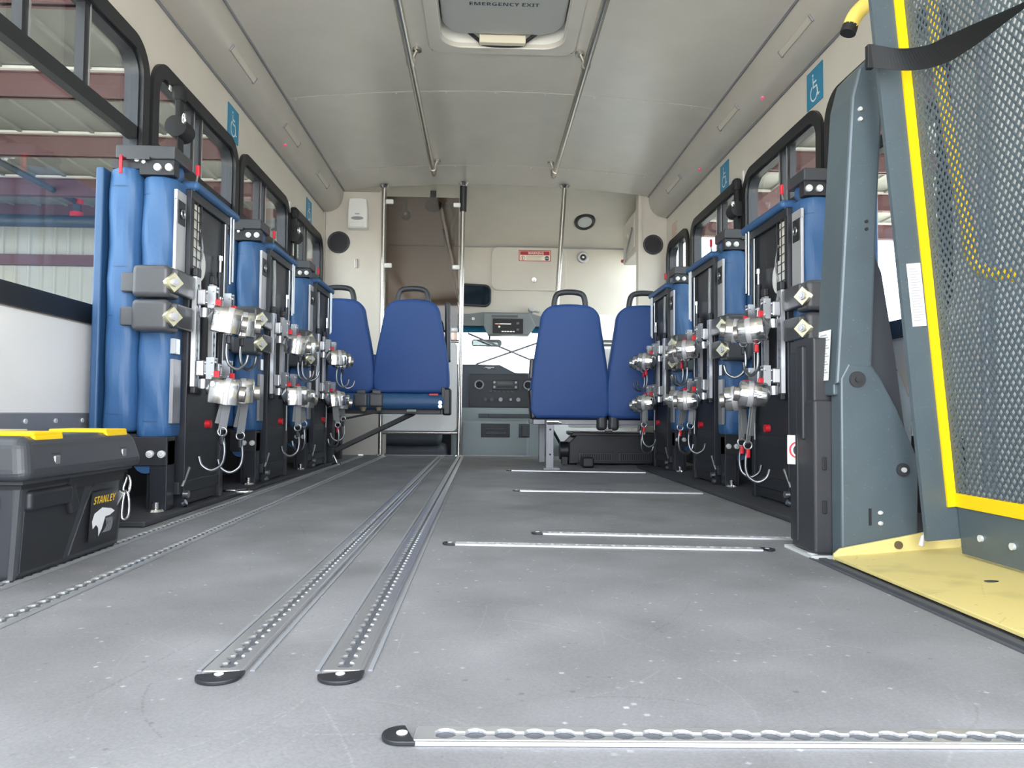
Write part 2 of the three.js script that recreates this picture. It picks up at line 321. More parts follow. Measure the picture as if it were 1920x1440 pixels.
// ---------- floor tracks: slotted aluminium rails with scalloped lips ----------
function scallop(L, pitch, r, hw) {                     // closed outline of a slot with round bays every pitch
  const up = [], n = Math.floor((L - .03) / pitch), x0 = (L - n * pitch) / 2, a0 = Math.asin(hw / r);
  for (let i = 0; i <= n; i++) for (let k = 0; k <= 5; k++) { const t = Math.PI - a0 - (Math.PI - 2 * a0) * k / 5; up.push([x0 + i * pitch + r * Math.cos(t), r * Math.sin(t)]); }
  const pts = [...up, ...up.map(([x, y]) => [x, -y]).reverse()], h = new THREE.Path(); pts.forEach(([x, y], i) => i ? h.lineTo(x, y) : h.moveTo(x, y)); h.closePath(); return h;
}
function trackGeo(L, w) {
  const s = poly([[0, -w / 2], [L, -w / 2], [L, w / 2], [0, w / 2]]); s.holes.push(scallop(L, .0254, .0104, .0044));
  return extr(s, .0016, .0012, 2, 1).rotateX(-Math.PI / 2).translate(0, .0012, 0);     // runs along +x, top at y = .003
}
function floorTrack(a, b, w, label, group, caps, mat = M.track) {
  const A = V(a[0], 0, a[1]), B = V(b[0], 0, b[1]), L = A.distanceTo(B);
  const t = thing('floor_track', label, 'track', [A.x, .0005, A.z], group); t.rotation.y = Math.atan2(-(B.z - A.z), B.x - A.x);
  part('rail', [trackGeo(L, w), span(0, L, .0, .0035, w / 2, w / 2 + .003), span(0, L, .0, .0035, -w / 2, -w / 2 - .003)], mat, t);
  part('channel', [span(0, L, .0002, .0008, -w / 2, w / 2)], M.trackDark, t);
  for (const e of caps) {
    const s = new THREE.Shape(); s.moveTo(0, -w * .62); s.absarc(.012, 0, w * .62, -Math.PI / 2, Math.PI / 2); s.lineTo(0, w * .62); s.closePath();
    const g = extr(s, .002, .001, 10).rotateX(-Math.PI / 2); if (e === 0) g.rotateY(Math.PI); g.translate(e ? L : 0, .001, 0);
    const c = part('end_cap', [g], M.black, t); const g2 = rod([e ? L + .012 : -.012, .003, 0], [e ? L + .012 : -.012, .0048, 0], .005); part('cap_screw', [g2], M.bolt, c);
  }
}
floorTrack([-.147, -.83], [-.147, -4.98], .036, 'long floor track right of the aisle pair, ending at the middle pole', 0, [0], M.alum);
floorTrack([-.272, -.83], [-.272, -4.98], .036, 'long floor track left of the aisle pair', 0, [0], M.alum);
floorTrack([-.618, -.12], [-.632, -4.9], .022, 'long floor track left of centre, inner of the two near the left seats', 0, []);
floorTrack([-.742, -.12], [-.77, -4.9], .022, 'long floor track closest to the left folded seats, running past the toolbox', 0, []);
floorTrack([-.055, -.668], [.655, -.648], .026, 'nearest crosswise floor track at the bottom of the photo', 0, [0]);
floorTrack([-.057, -1.638], [.575, -1.578], .024, 'second nearest crosswise floor track with black caps at both ends', 0, [0, 1]);
floorTrack([.139, -1.786], [.70, -1.716], .022, 'crosswise floor track running to the lift housing', 0, [0]);
floorTrack([.132, -2.765], [.775, -2.706], .022, 'crosswise floor track ending near the middle right folded seat', 0, [0]);
floorTrack([.137, -3.74], [.775, -3.66], .022, 'farthest crosswise floor track by the heater', 0, [0]);
for (const x of [-.175, -.119, -.300, -.244]) { // narrow trim strips beside the aisle tracks
  struct('trim_' + (x > -.2 ? 3 : 4), [span(x - .0025, x + .0025, 0, .0015, -.84, -4.97)], M.seal, x > -.2 ? (x > -.15 ? 'thin grey seal strip right of the right aisle track' : 'thin grey seal strip left of the right aisle track') : (x > -.27 ? 'thin grey seal strip right of the left aisle track' : 'thin grey seal strip left of the left aisle track'), 'seal strip');
}

// ---------- folded double seats standing on edge against the walls ----------
function pillow(w, h, d, r) {
  const bv = .012, g = new THREE.ExtrudeGeometry(rrect(w - 2 * bv, d - 2 * bv, r - bv), { depth: h - 2 * bv, steps: 14, curveSegments: 6, bevelEnabled: true, bevelSize: bv, bevelThickness: bv, bevelSegments: 3 });
  g.rotateX(-Math.PI / 2).translate(0, -(h - 2 * bv) / 2, 0); const p = g.attributes.position, ph = w * 900;
  for (let i = 0; i < p.count; i++) { const x = p.getX(i), y = p.getY(i), z = p.getZ(i); const k = 1 + .018 * Math.sin(y * 23 + ph) + .012 * Math.sin(y * 51 + ph * 2 + z * 9); p.setX(i, x * k); p.setZ(i, z + (z > 0 ? .004 : 0) * Math.sin(y * 31 + x * 60 + ph)); }
  g.computeVertexNormals(); return toCreasedNormals(g, .9);
}
// side: -1 left wall, 1 right wall. Local u runs from the aisle face (0) to the wall, d runs forward from the near face (0)
function foldedSeat(side, x0, z0, label, paper, shellW) {
  const t = thing('folded_seat', label, 'folded seat', [x0, 0, z0], 'folded double seats along the walls');
  const b = (u0, u1, y0, y1, d0, d1, r) => span(side * u0, side * u1, y0, y1, -d0, -d1, r), X = (u) => side * u;
  const pg = (u, y0, y1, w, d) => pillow(w, y1 - y0, d, .036).translate(X(u), (y0 + y1) / 2, -d / 2);
  const cu = part('seat_cushion', [pg(.047, .555, .905, .094, .40), pg(.047, .205, .57, .094, .40)], M.blue, t);
  const seam = (w, d, u, y, z, m) => part('seam', [extr(rrect(w, d, .035), .003, 0, 6).rotateX(Math.PI / 2).translate(X(u), y, z)], M.blueDark, m);
  seam(.093, .397, .047, .858, -.2, cu); seam(.093, .397, .047, .25, -.2, cu);
  const bk = part('back_cushion', [pg(.134, .22, .925, .086, .42).translate(0, 0, .01)], M.blue, t);
  for (const y of [.875, .66, .53, .27]) seam(.0855, .418, .134, y, -.2, bk);
  part('back_shell', [b(.18, .18 + shellW, .22, .922, -.012, .43, .006)], M.blueDark, t);
  // top: cap, plate with bolts, release tag
  part('top_cap', [b(-.004, .152, .946, .982, -.012, .11, .004), b(.06, .12, .942, .95, -.018, .0)], M.plastic, t);
  const tp = part('top_plate', [b(0, .092, .905, .947, -.004, .03, .002), b(.092, .165, .922, .944, .0, .09)], M.black, t);
  for (const u of [.012, .042]) part('bolt', [rod([X(u), .924, .0], [X(u), .924, .012], .0098, 14), rod([X(u), .924, .012], [X(u), .924, .0145], .0075, 14, .005)], M.bolt, tp);
  for (const [u, y, r] of [[.078, .937, .005], [.096, .944, .007]]) part('bolt', [rod([X(u), y, .002], [X(u), y, .012], r, 10)], M.chrome, tp);
  part('release_tag', [rbox(.0085, .046, .004, .0015, X(.132), .925, .022), b(.13, .134, .945, .95, -.025, 0)], M.red, t);
  // bottom bracket
  const bp = part('bottom_bracket', [b(.0, .094, .132, .208, -.004, .05, .002), b(.02, .17, .19, .215, .03, .3)], M.black, t);
  for (const u of [.012, .042]) part('bolt', [rod([X(u), .163, .0], [X(u), .163, .012], .0098, 14), rod([X(u), .163, .012], [X(u), .163, .0145], .0075, 14, .005)], M.bolt, bp);
  part('bottom_bumper', [place(new THREE.CylinderGeometry(.034, .034, .1, 18), X(.058), .145, -.055, Math.PI / 2, 0, 0)], M.blueDark, t);
  // centre hinge covers with brass nuts
  for (const [y0, y1] of [[.572, .657], [.483, .567]]) {
    const c = part('hinge_cover', [b(-.012, .085, y0, y1, -.05, .03, .014), b(.07, .122, y0 + .016, y1 - .018, -.026, .01, .004), b(-.028, -.005, y0 + .012, y1 - .008, -.03, .085, .006)], M.cover, t);
    const dir = [-side * .82, 0, .57], o = [X(-.018), (y0 + y1) / 2 - .004, .042];
    const at = (k) => [o[0] + dir[0] * k, o[1], o[2] + dir[2] * k];
    const ring = rod([0, -.006, 0], [0, .006, 0], .026, 4).rotateX(Math.PI / 2).rotateY(Math.atan2(dir[0], dir[2])).translate(...at(.004));
    const nt = part('brass_nut', [rod(at(-.03), at(.002), .018, 16), ring], M.brass, c);
    part('nut_core', [rod(at(.0), at(.016), .012, 6), rod(at(.016), at(.019), .007, 10)], M.lightPlate, nt);
  }
  // aisle face: plate, post, mesh pouch, panels, rods
  part('side_plate', [b(-.004, .004, .62, .848, .01, .075, .001), b(-.004, .004, .845, .872, .01, .075)], M.lightPlate, t);
  const lk = part('lock_recess', [b(-.0055, .003, .782, .846, .018, .066)], M.black, t);
  part('lock_ring', [place(new THREE.TorusGeometry(.011, .003, 8, 18), X(-.008), .812, -.042, 0, Math.PI / 2, 0)], M.steel, lk);
  part('lower_plate', [b(-.006, .004, .243, .415, .01, .06, .001)], M.greyPlate, t);
  part('strut_clip', [b(-.006, .01, .43, .47, .015, .05), b(-.007, -.004, .435, .465, .03, .04)], M.steel, t);
  part('post', [b(-.016, .02, .014, .87, .078, .10, .002)], M.blackMetal, t); part('post', [b(-.016, .02, .014, .88, .36, .385, .002)], M.blackMetal, t);
  for (const a of [[-.018, .02, .865, .893, .078, .40, .003], [-.01, .02, .19, .215, .1, .37], [-.012, .03, .05, .085, .05, .39, .003]]) part('cross_rail', [b(...a)], M.blackMetal, t);
  part('edge_pad', [b(-.03, .03, .893, .92, .09, .46, .012), rbox(.05, .05, .07, .02, X(.03), .925, -.06, .5, 0, 0)], M.blue, t);
  part('back_panel', [b(-.006, .002, .02, .87, .098, .365), b(-.002, .03, .19, .905, .36, .42)], M.black, t);
  if (paper) {
    part('paper_sheet', [b(-.0085, -.006, .40, .862, .103, .158)], M.paper, t);
    const wires = []; for (let y = .42; y < .865; y += .0265) wires.push(rod([X(-.0125), y, -.1], [X(-.0125), y - .004, -.17], .0014, 5)); for (const d of [.104, .132, .165]) wires.push(rod([X(-.0135), .4, -d], [X(-.0135), .868, -d], .0016, 5));
    const mp = part('wire_pouch', wires, M.blackMetal, t); part('tie', [tube([[X(-.009), .80, -.166], [X(-.016), .74, -.172], [X(-.012), .68, -.16], [X(-.015), .62, -.168]], .0022, 16, 6)], M.greyPlate, mp);
    part('paper_disc', [place(new THREE.CylinderGeometry(.05, .05, .002, 24, 1, false), X(-.0085), .70, -.165, 0, 0, Math.PI / 2)], M.white, t);
  } else part('bag_strip', [tube([[X(-.012), .86, -.145], [X(-.015), .78, -.14], [X(-.012), .70, -.15], [X(-.016), .62, -.14], [X(-.012), .52, -.145]], .007, 24, 6)], M.bag, t);
  part('lift_rod', [rod([X(-.02), .68, -.395], [X(-.02), .895, -.395], .0045), rod([X(-.02), .69, -.42], [X(-.02), .895, -.42], .0045), rod([X(-.018), .2, -.35], [X(-.018), .86, -.35], .003)], M.steel, t);
  const gs = part('gas_spring', [rod([X(-.022), .40, -.30], [X(-.022), .70, -.30], .009, 12)], M.blackMetal, t); part('spring_rod', [rod([X(-.022), .70, -.30], [X(-.022), .735, -.30], .004), rod([X(-.022), .735, -.30], [X(-.022), .75, -.30], .008)], M.chrome, gs);
  const hd = part('release_lever', [tube([[X(-.01), .875, -.085], [X(-.016), .90, -.10], [X(-.016), .93, -.115], [X(-.016), .95, -.12]], .0028, 12, 6)], M.steel, t); part('red_grip', [rbox(.011, .032, .011, .004, X(-.016), .956, -.12)], M.red, hd);
  part('red_knob', [rod([X(-.03), .24, -.19], [X(-.045), .24, -.19], .012, 12)], M.red, t);
  // legs and feet
  part('leg', [b(0, .046, .014, .2, .0, .05, .003)], M.blackMetal, t); part('leg', [b(0, .04, .014, .2, .345, .39, .003)], M.blackMetal, t);
  part('base_panel', [b(.05, .06, .014, .19, .02, .38), b(-.004, .003, .03, .19, .1, .3)], M.black, t);
  part('linkage', [rod([X(-.012), .07, -.07], [X(-.016), .12, -.11], .005), rod([X(-.016), .05, -.075], [X(-.03), .05, -.075], .01, 10), rod([X(-.016), .025, -.07], [X(-.025), .03, -.07], .008, 10)], M.steel, t);
  for (const d of [-.012, .33]) part('foot_bolt', [rod([X(.022), .014, -d], [X(.022), .02, -d], .022, 16, .018), rod([X(.022), .02, -d], [X(.022), .038, -d], .009, 6)], M.polish, t);
  return t;
}
const LX = -.832, RX = .902;
const seatAt = [[-1, LX, -2.06], [-1, LX + .004, -2.835], [-1, LX + .012, -3.59], [1, RX, -2.13], [1, RX, -2.85], [1, RX - .004, -3.59]];
const nth = ['nearest', 'middle', 'farthest'], sideName = (s) => s < 0 ? 'left' : 'right';
seatAt.forEach(([s, x, z], i) => foldedSeat(s, x, z, [
  'nearest blue folded seat on the left wall, beside the black toolbox', 'middle of the three blue folded seats along the left wall', 'farthest blue folded seat on the left wall, before the open double seat',
  'nearest blue folded seat on the right wall, against the lift arm', 'middle of the three blue folded seats along the right wall', 'farthest blue folded seat on the right wall, beside the heater'][i], i === 0 || i === 3, s < 0 ? .022 : .03));

// ---------- storage tracks and tie-down retractors on the seat frames ----------
function storageTrack(side, x, y0, y1, z, label) {
  const t = thing('storage_track', label, 'track', [x, y0, z], 'short upright tracks holding retractors'); t.rotation.y = side < 0 ? 0 : Math.PI;
  const L = y1 - y0, s = poly([[0, -.0125], [L, -.0125], [L, .0125], [0, .0125]]); s.holes.push(scallop(L, .0254, .0075, .004));
  part('rail', [extr(s, .004, 0, 2).rotateZ(Math.PI / 2).rotateY(Math.PI / 2).translate(.006, 0, 0), span(-.002, .01, 0, L, -.0165, -.0125), span(-.002, .01, 0, L, .0125, .0165)], M.track, t);
  part('channel', [span(-.002, .003, 0, L, -.0125, .0125)], M.trackDark, t);
  part('end_cap', [span(-.004, .012, L, L + .026, -.015, .015, .004)], M.black, t); part('end_cap', [span(-.004, .012, -.02, 0, -.015, .015, .004)], M.black, t);
  return t;
}
function retractor(side, x, y, z, label, o) {           // built with the aisle towards +x and the camera towards +z for the left side
  const t = thing('tie_down_retractor', label, 'retractor', [x, y, z], 'tie-down retractors stored on the seats'), cz = side < 0 ? 1 : -1; t.rotation.y = side < 0 ? 0 : Math.PI;
  part('track_fitting', [rbox(.022, .044, .026, .004, .012, .0, 0), rod([.022, .016, 0], [.04, .016, 0], .005), rod([.022, -.014, 0], [.04, -.014, 0], .005), rod([.018, -.03, 0], [.018, -.056, 0], .0135, 14)], M.alum, t);
  part('clevis', [span(.03, .052, -.03, .03, -.014, -.010), span(.03, .052, -.03, .03, .010, .014), rod([.045, .018, -.02], [.045, .018, .02], .004), rod([.045, -.018, -.02], [.045, -.018, .02], .004)], M.steel, t);
  const sh = new THREE.Shape(); sh.moveTo(-.03, -.028); sh.lineTo(.018, -.030); sh.quadraticCurveTo(.036, -.02, .034, .004); sh.quadraticCurveTo(.03, .03, .004, .032); sh.lineTo(-.02, .03); sh.quadraticCurveTo(-.036, .02, -.03, -.028);
  const pod = (g) => g.rotateY(Math.PI / 2 + cz * o.tw).rotateZ(o.rz).translate(.048, -.06, cz * .022);
  const h = part('housing', [pod(toCreasedNormals(extr(sh, .066, .006, 8, 3).translate(0, 0, .004), .8))], M.polish, t);
  part('end_cover', [pod(new THREE.ConeGeometry(.034, .016, 6).rotateX(-Math.PI / 2).translate(.001, .001, -.006))], M.alum, h);
  part('band', [pod(extr(sh, .010, .0072, 8, 2).translate(0, 0, .040))], M.lightPlate, h);
  part('webbing_roll', [pod(place(new THREE.CylinderGeometry(.022, .022, .05, 16), 0, -.002, .066, Math.PI / 2, 0, 0))], M.stain, h);
  part('release_lever', [rbox(.016, .022, .008, .003, .062, -.018, cz * .02), rod([.05, -.026, cz * .018], [.1, -.032, cz * .01], .003)], M.red, t);
  // strap, ring and J hook
  const sx = .078 + o.sx, sy = o.drop < .02 ? -.078 : -.09, L = o.drop, hx = sx + o.lean * L;
  const st = part('strap', [beam([sx, sy, cz * .012], [hx, sy - L, cz * .012], .022, .0028, Math.PI * o.turn), beam([sx - .006, sy, cz * .012], [hx - .01, sy - L * .8, cz * .012], .022, .0028, Math.PI * o.turn)], M.webbing, t);
  part('ring', [place(new THREE.TorusGeometry(.012, .003, 6, 14), hx, sy - L - .006, cz * .012)], M.steel, st);
  const w = .027, a = o.hookTurn, c = Math.cos(a), s = Math.sin(a), hp = [[0, -.016], [.006, -.045], [.006, -.075], [-.002, -.098], [-w, -.112], [-2 * w + .002, -.098], [-2 * w - .006, -.074]].map(([p, q]) => [hx + p * c, sy - L + q, cz * .012 + p * s]);
  part('j_hook', [tube(hp, .0046, 30, 7)], M.hook, t);
  part('hook_latch', [rbox(.012, .026, .012, .004, hx, sy - L - .03, cz * .012)], o.red ? M.red : M.blackMetal, t);
  return t;
}
{
  const order = ['nearest', 'middle', 'farthest'];
  seatAt.forEach(([s, x, z], i) => {
    const k = i % 3, xx = x - s * .022, who = `${order[k]} ${sideName(s)} folded seat`;
    for (const [j, dz] of [[0, -.105], [1, -.235]]) {
      const pos = j ? 'farther' : 'nearer';
      storageTrack(s, xx, .345, .65, z + dz, `${pos} of two upright silver tracks on the ${who}`);
      for (const [q, y] of [[0, .594], [1, .396]]) {
        retractor(s, xx - s * .01, y, z + dz, `${q ? 'lower' : 'upper'} silver retractor with hook on the ${pos} track of the ${who}`,
          { tw: rr(.15, .6), rz: rr(-.16, .16), sx: rr(-.012, .02), drop: q ? rr(.04, .11) : rr(.002, .01), lean: rr(-.15, .3), turn: rr(-.3, .3), hookTurn: rr(-.7, .7) + (q ? 0 : Math.PI), red: rnd() < .25 });
      }
    }
  });
}

// ---------- open double seats at the front, seen from behind ----------
function backOutline(cx, yb, yt, wb, wt, r) {
  const s = new THREE.Shape(), h = yt - yb;
  s.moveTo(cx - wb / 2 + .03, yb); s.lineTo(cx + wb / 2 - .03, yb); s.quadraticCurveTo(cx + wb / 2, yb, cx + wb / 2, yb + .04);
  s.bezierCurveTo(cx + wb / 2, yb + h * .4, cx + wt / 2 + .012, yb + h * .7, cx + wt / 2, yt - r); s.quadraticCurveTo(cx + wt / 2 - .012, yt - .012, cx + wt / 2 - r, yt - .004);
  s.quadraticCurveTo(cx, yt + .008, cx - wt / 2 + r, yt - .004); s.quadraticCurveTo(cx - wt / 2 + .012, yt - .012, cx - wt / 2, yt - r);
  s.bezierCurveTo(cx - wt / 2 - .012, yb + h * .7, cx - wb / 2, yb + h * .4, cx - wb / 2, yb + .04); s.quadraticCurveTo(cx - wb / 2, yb, cx - wb / 2 + .03, yb); return s;
}
const backGeo = (...a) => toCreasedNormals(extr(backOutline(...a), .045, .02, 12, 5), 1.0);
const handle = (cx, y, w, h, r = .0155) => tube([[cx - w / 2, y - .08, 0], [cx - w / 2, y + h * .45, 0], [cx - w / 2 + .014, y + h * .88, 0], [cx - w / 2 + .045, y + h, 0], [cx + w / 2 - .045, y + h, 0], [cx + w / 2 - .014, y + h * .88, 0], [cx + w / 2, y + h * .45, 0], [cx + w / 2, y - .08, 0]], r, 48, 10);
{
  const z = -4.28, t = thing('double_seat', 'open blue double seat on the left in front of the smoked glass partition', 'double seat', [-.6, 0, z]);
  const o = -.6, cs = [-.815 - o, -.402 - o];
  for (const c of cs) { const b = part('backrest', [backGeo(c, .405, .885, .38, .265, .05).translate(0, 0, -.02)], M.blueBack, t); part('grab_handle', [handle(c, .875, .165, .095).translate(0, 0, -.01)], M.plastic, b); }
  part('back_base', [span(-1.02 - o, -.2 - o, .395, .60, .012, -.05, .018)], M.blueBack, t);
  part('seat_cushion', [rbox(.80, .10, .46, .045, -.60 - o, .345, -.22), rbox(.78, .09, .09, .04, -.60 - o, .34, .03)], M.blue, t);
  part('piping', [tube([[-1.0 - o, .405, .032], [-.6 - o, .402, .034], [-.215 - o, .407, .032]], .005, 20, 6)], M.blueDark, t);
  for (const x of [-.672, -.588]) {
    const c = part('hinge_cover', [rbox(.076, .075, .05, .012, x - o, .345, .062), rbox(.046, .03, .03, .004, x - o, .385, .05)], M.cover, t);
    part('nut', [rod([x - o + .012, .307, .07], [x - o + .012, .284, .07], .022, 4, .012)], M.brass, c);
  }
  const la = part('end_latch', [rbox(.045, .15, .12, .012, -.205 - o, .34, .0), span(-.235 - o, -.215 - o, .30, .42, .06, .0, .004)], M.black, t);
  for (const y of [.335, .315]) part('bolt', [rod([-.24 - o, y, .05], [-.24 - o, y, .075], .011, 12)], M.bolt, la);
  part('release_tag', [rbox(.05, .012, .006, .002, -.275 - o, .378, .085)], M.red, t);
  part('armrest', [rbox(.032, .34, .06, .015, -.207 - o, .73, -.03, -.03, 0, .02)], M.plastic, t);
  part('under_frame', [span(-1.0 - o, -.24 - o, .27, .30, 0, -.38, .004)], M.black, t);
  part('brace', [beam([-.80 - o, .07, .1], [-.39 - o, .278, -.05], .022, .03)], M.blackMetal, t);
  part('lock_arm', [beam([-.78 - o, .235, .16], [-.565 - o, .283, .08], .008, .012)], M.blackMetal, t);
  part('leg', [span(-.845 - o, -.79 - o, .014, .27, .22, .16, .004)], M.blackMetal, t);
  part('leg', [span(-.86 - o, -.80 - o, .014, .28, -.06, -.12, .004)], M.blackMetal, t);
  part('red_block', [rbox(.07, .045, .03, .006, -.80 - o, .25, .12)], S(0x6e2a30, .5), t);
  part('foot', [rod([-.77 - o, .0, .195], [-.77 - o, .01, .195], .028, 16, .022), rod([-.79 - o, .05, .19], [-.77 - o, .01, .195], .006)], M.polish, t);
  part('cushion_label', [box(.05, .012, .002, -.395 - o, .29, .078)], S(0x8f9a98, .6), t);
}
{
  const z = -4.06, o = .66, t = thing('double_seat', 'blue double seat on the right with its legs beside the heater', 'double seat', [o, 0, z]);
  for (const c of [.452 - o, .855 - o]) { const b = part('backrest', [backGeo(c, .275, .838, .385, .275, .055).translate(0, 0, -.02)], M.blueBack, t); part('grab_handle', [handle(c, .83, .165, .097).translate(0, 0, -.01)], M.plastic, b); part('shell_edge', [rbox(.36, .03, .09, .012, c, .262, -.03)], M.black, b); }
  part('seat_cushion', [rbox(.78, .09, .44, .04, .655 - o, .285, -.27)], M.blue, t);
  part('seat_tube', [span(.26 - o, 1.03 - o, .222, .25, .01, -.03, .004)], M.greyPlate, t);
  part('seat_tube', [span(.26 - o, 1.03 - o, .222, .25, -.36, -.40, .004)], M.greyPlate, t);
  for (const x of [.622, .685]) part('hinge_housing', [rbox(.055, .085, .06, .02, x - o, .235, .01)], M.plastic, t);
  part('hinge_bolt', [rod([.635 - o, .195, .03], [.675 - o, .195, .03], .008)], M.chrome, t);
  const lg = part('leg', [span(.318 - o, .352 - o, .0, .235, .20, .16, .002), span(.314 - o, .32 - o, 0, .235, .205, .155), span(.30 - o, .38 - o, 0, .008, .23, .13)], M.greyPlate, t);
  for (const y of [.075, .2]) part('hole', [rod([.334 - o, y, .2005], [.334 - o, y, .2025], .005)], M.rubber, lg);
  part('leg', [span(.318 - o, .352 - o, .0, .235, -.36, -.40, .002)], M.greyPlate, t);
  part('cross_arm', [span(.32 - o, .35 - o, .225, .25, .20, -.38)], M.greyPlate, t);
  part('clamp', [rod([.315 - o, .24, .215], [.375 - o, .24, .215], .012), rod([.375 - o, .237, .215], [.388 - o, .237, .215], .008)], M.polish, t);
  part('armrest', [rbox(.024, .11, .07, .01, .248 - o, .515, .0, 0, 0, -.06)], M.cover, t);
  part('recline_cover', [rbox(.03, .16, .12, .012, .253 - o, .33, -.02, 0, 0, .08)], M.black, t);
  part('floor_anchor', [rbox(.06, .05, .1, .01, .54 - o, .03, .06)], M.black, t);
}
// heater below the right double seat
{
  const t = thing('floor_heater', 'black floor heater with slotted grilles under the right double seat', 'heater', [.715, 0, -4.22]);
  const s = poly([[-.24, .012], [.26, .012], [.26, .16], [-.2, .16], [-.24, .12]]);
  part('body', [extr(s, .24, .006, 4).translate(0, 0, -.24)], M.black, t);
  part('lid', [rbox(.48, .02, .25, .006, .01, .168, -.12)], M.plastic, t);
  for (const gx of [-.10, .12]) {
    const g = part('grille', [rbox(.19, .05, .01, .003, gx, .045, .008)], M.plastic, t);
    for (let k = 0; k < 14; k++) part('slot', [box(.006, .036, .003, gx - .08 + k * .0123, .045, .0135)], M.rubber, g);
  }
  part('side_duct', [rod([-.29, .075, -.08], [-.24, .075, -.08], .05, 18), span(-.28, -.25, 0, .04, -.04, -.1)], M.black, t);
  part('foot', [span(-.2, -.18, 0, .014, .0, -.03), span(.2, .22, 0, .014, .0, -.03)], M.blackMetal, t);
}

// ---------- poles, ceiling rails, driver partition ----------
function pole(top, bot, r, label) {
  const t = thing('grab_pole', label, 'pole', bot); const d = top.map((v, i) => v - bot[i]);
  part('tube', [rod([0, .006, 0], d, r, 14)], M.stain, t);
  part('base_flange', [rod([0, 0, 0], [0, .008, 0], .034, 18, .03)], M.stain, t);
  part('top_flange', [rod([d[0], d[1] - .02, d[2]], [d[0], d[1] - .002, d[2]], .02, 16, .034)], M.stain, t); return t;
}
pole([-.667, 1.765, -5.0], [-.667, 0, -5.0], .0155, 'left stainless pole at the edge of the bulkhead');
const midPole = pole([-.15, 1.79, -5.0], [-.162, 0, -5.0], .0155, 'middle stainless pole with a black sleeve near its top');
part('sleeve', [rod([.011, 1.60, 0], [.012, 1.765, 0], .022, 14, .024)], M.black, midPole);
pole([.517, 1.785, -5.0], [.41, 0, -5.0], .0155, 'right stainless pole leaning behind the right double seat');
for (const [x, label, zs] of [[-.32, 'left ceiling grab rail beside the emergency hatch', [-1.0, -3.15, -4.55]], [.412, 'right ceiling grab rail beside the emergency hatch', [-1.0, -3.15, -4.55]]]) {
  const t = thing('ceiling_rail', label, 'grab rail', [x, 1.735, -2.6]);
  part('tube', [tube([[0, 0, 2.5], [0, 0, -1.95], [0, .005, -2.06], [0, .05, -2.1]], .0155, 60, 12)], M.stain, t);
  for (const z of zs) part('bracket', [rod([0, .0, z + 2.6], [x < 0 ? .028 : -.028, .055, z + 2.6], .008), rod([x < 0 ? .026 : -.026, .045, z + 2.6], [x < 0 ? .026 : -.026, ceilY(x) - 1.737, z + 2.6], .02, 14), rod([0, 0, z + 2.585], [0, 0, z + 2.615], .019, 14)], M.stain, t);
}
{
  const t = thing('driver_partition', 'smoked glass driver partition with white lower panel between two poles', 'partition', [-.415, 0, -5.0]);
  part('smoked_pane', [span(-.235, .237, .74, 1.69, .003, -.003)], M.smoke, t);
  part('lower_panel', [extr(rrect(.475, .575, .03, 0, .45), .006, .001)], M.white, t);
  part('bottom_rail', [rod([-.245, .15, 0], [.25, .15, 0], .011)], M.stain, t); part('top_rail', [rod([-.245, .745, .0], [.25, .745, .0], .011)], M.stain, t);
  for (const [x, y] of [[-.215, 1.655], [-.22, 1.235], [.225, 1.64], [.222, 1.23], [.215, .82]]) { const c = part('clamp', [rbox(.05, .03, .022, .008, x, y, .006)], M.white, t); part('clamp_screw', [rod([x - .006, y, .017], [x - .006, y, .02], .007)], M.bolt, c); }
  part('panel_screw', [rod([.15, .185, .005], [.15, .185, .009], .006)], M.bolt, t);
}

// ---------- things on the bulkheads ----------
{
  const t = thing('soap_dispenser', 'white hand sanitizer dispenser on the left bulkhead', 'dispenser', [-.84, 1.49, -5.08]);
  const s = new THREE.Shape(); s.moveTo(-.055, -.0); s.lineTo(.055, 0); s.lineTo(.056, .07); s.quadraticCurveTo(.054, .13, .048, .18); s.quadraticCurveTo(0, .19, -.048, .18); s.quadraticCurveTo(-.054, .13, -.056, .07);
  part('body', [extr(s, .07, .008, 8, 3)], M.white, t); part('window', [place(new THREE.CylinderGeometry(.04, .04, .004, 24).scale(1, 1, .28), 0, .055, .079, Math.PI / 2, 0, 0)], M.greyPlate, t);
  part('logo_plate', [box(.03, .006, .002, 0, .083, .079)], M.greyPlate, t); part('push_bar', [rbox(.1, .03, .012, .005, 0, .012, .08)], M.white, t);
}
function speaker(x, y, r, label) {
  const t = thing('wall_speaker', label, 'speaker', [x, y, -5.08], 'round bulkhead speakers');
  part('rim', [place(new THREE.TorusGeometry(r - .006, .008, 8, 36), 0, 0, .004)], M.plastic, t); part('grille', [place(new THREE.CylinderGeometry(r - .006, r - .004, .01, 36), 0, 0, .004, Math.PI / 2, 0, 0)], S(0x34343a, .8, 0, { bumpMap: texGrain, bumpScale: .002 }), t);
}
speaker(-.972, 1.40, .072, 'round dark speaker on the left bulkhead'); speaker(1.123, 1.42, .066, 'round dark speaker on the right bulkhead');
{ const t = thing('coat_latch', 'small chrome latch plate under the dispenser on the left bulkhead', 'latch', [-.855, 1.26, -5.08]); part('plate', [rbox(.018, .06, .01, .003, 0, 0, .005)], M.chrome, t); part('keeper', [rbox(.008, .05, .012, .003, .004, 0, .01)], M.lightPlate, t); }

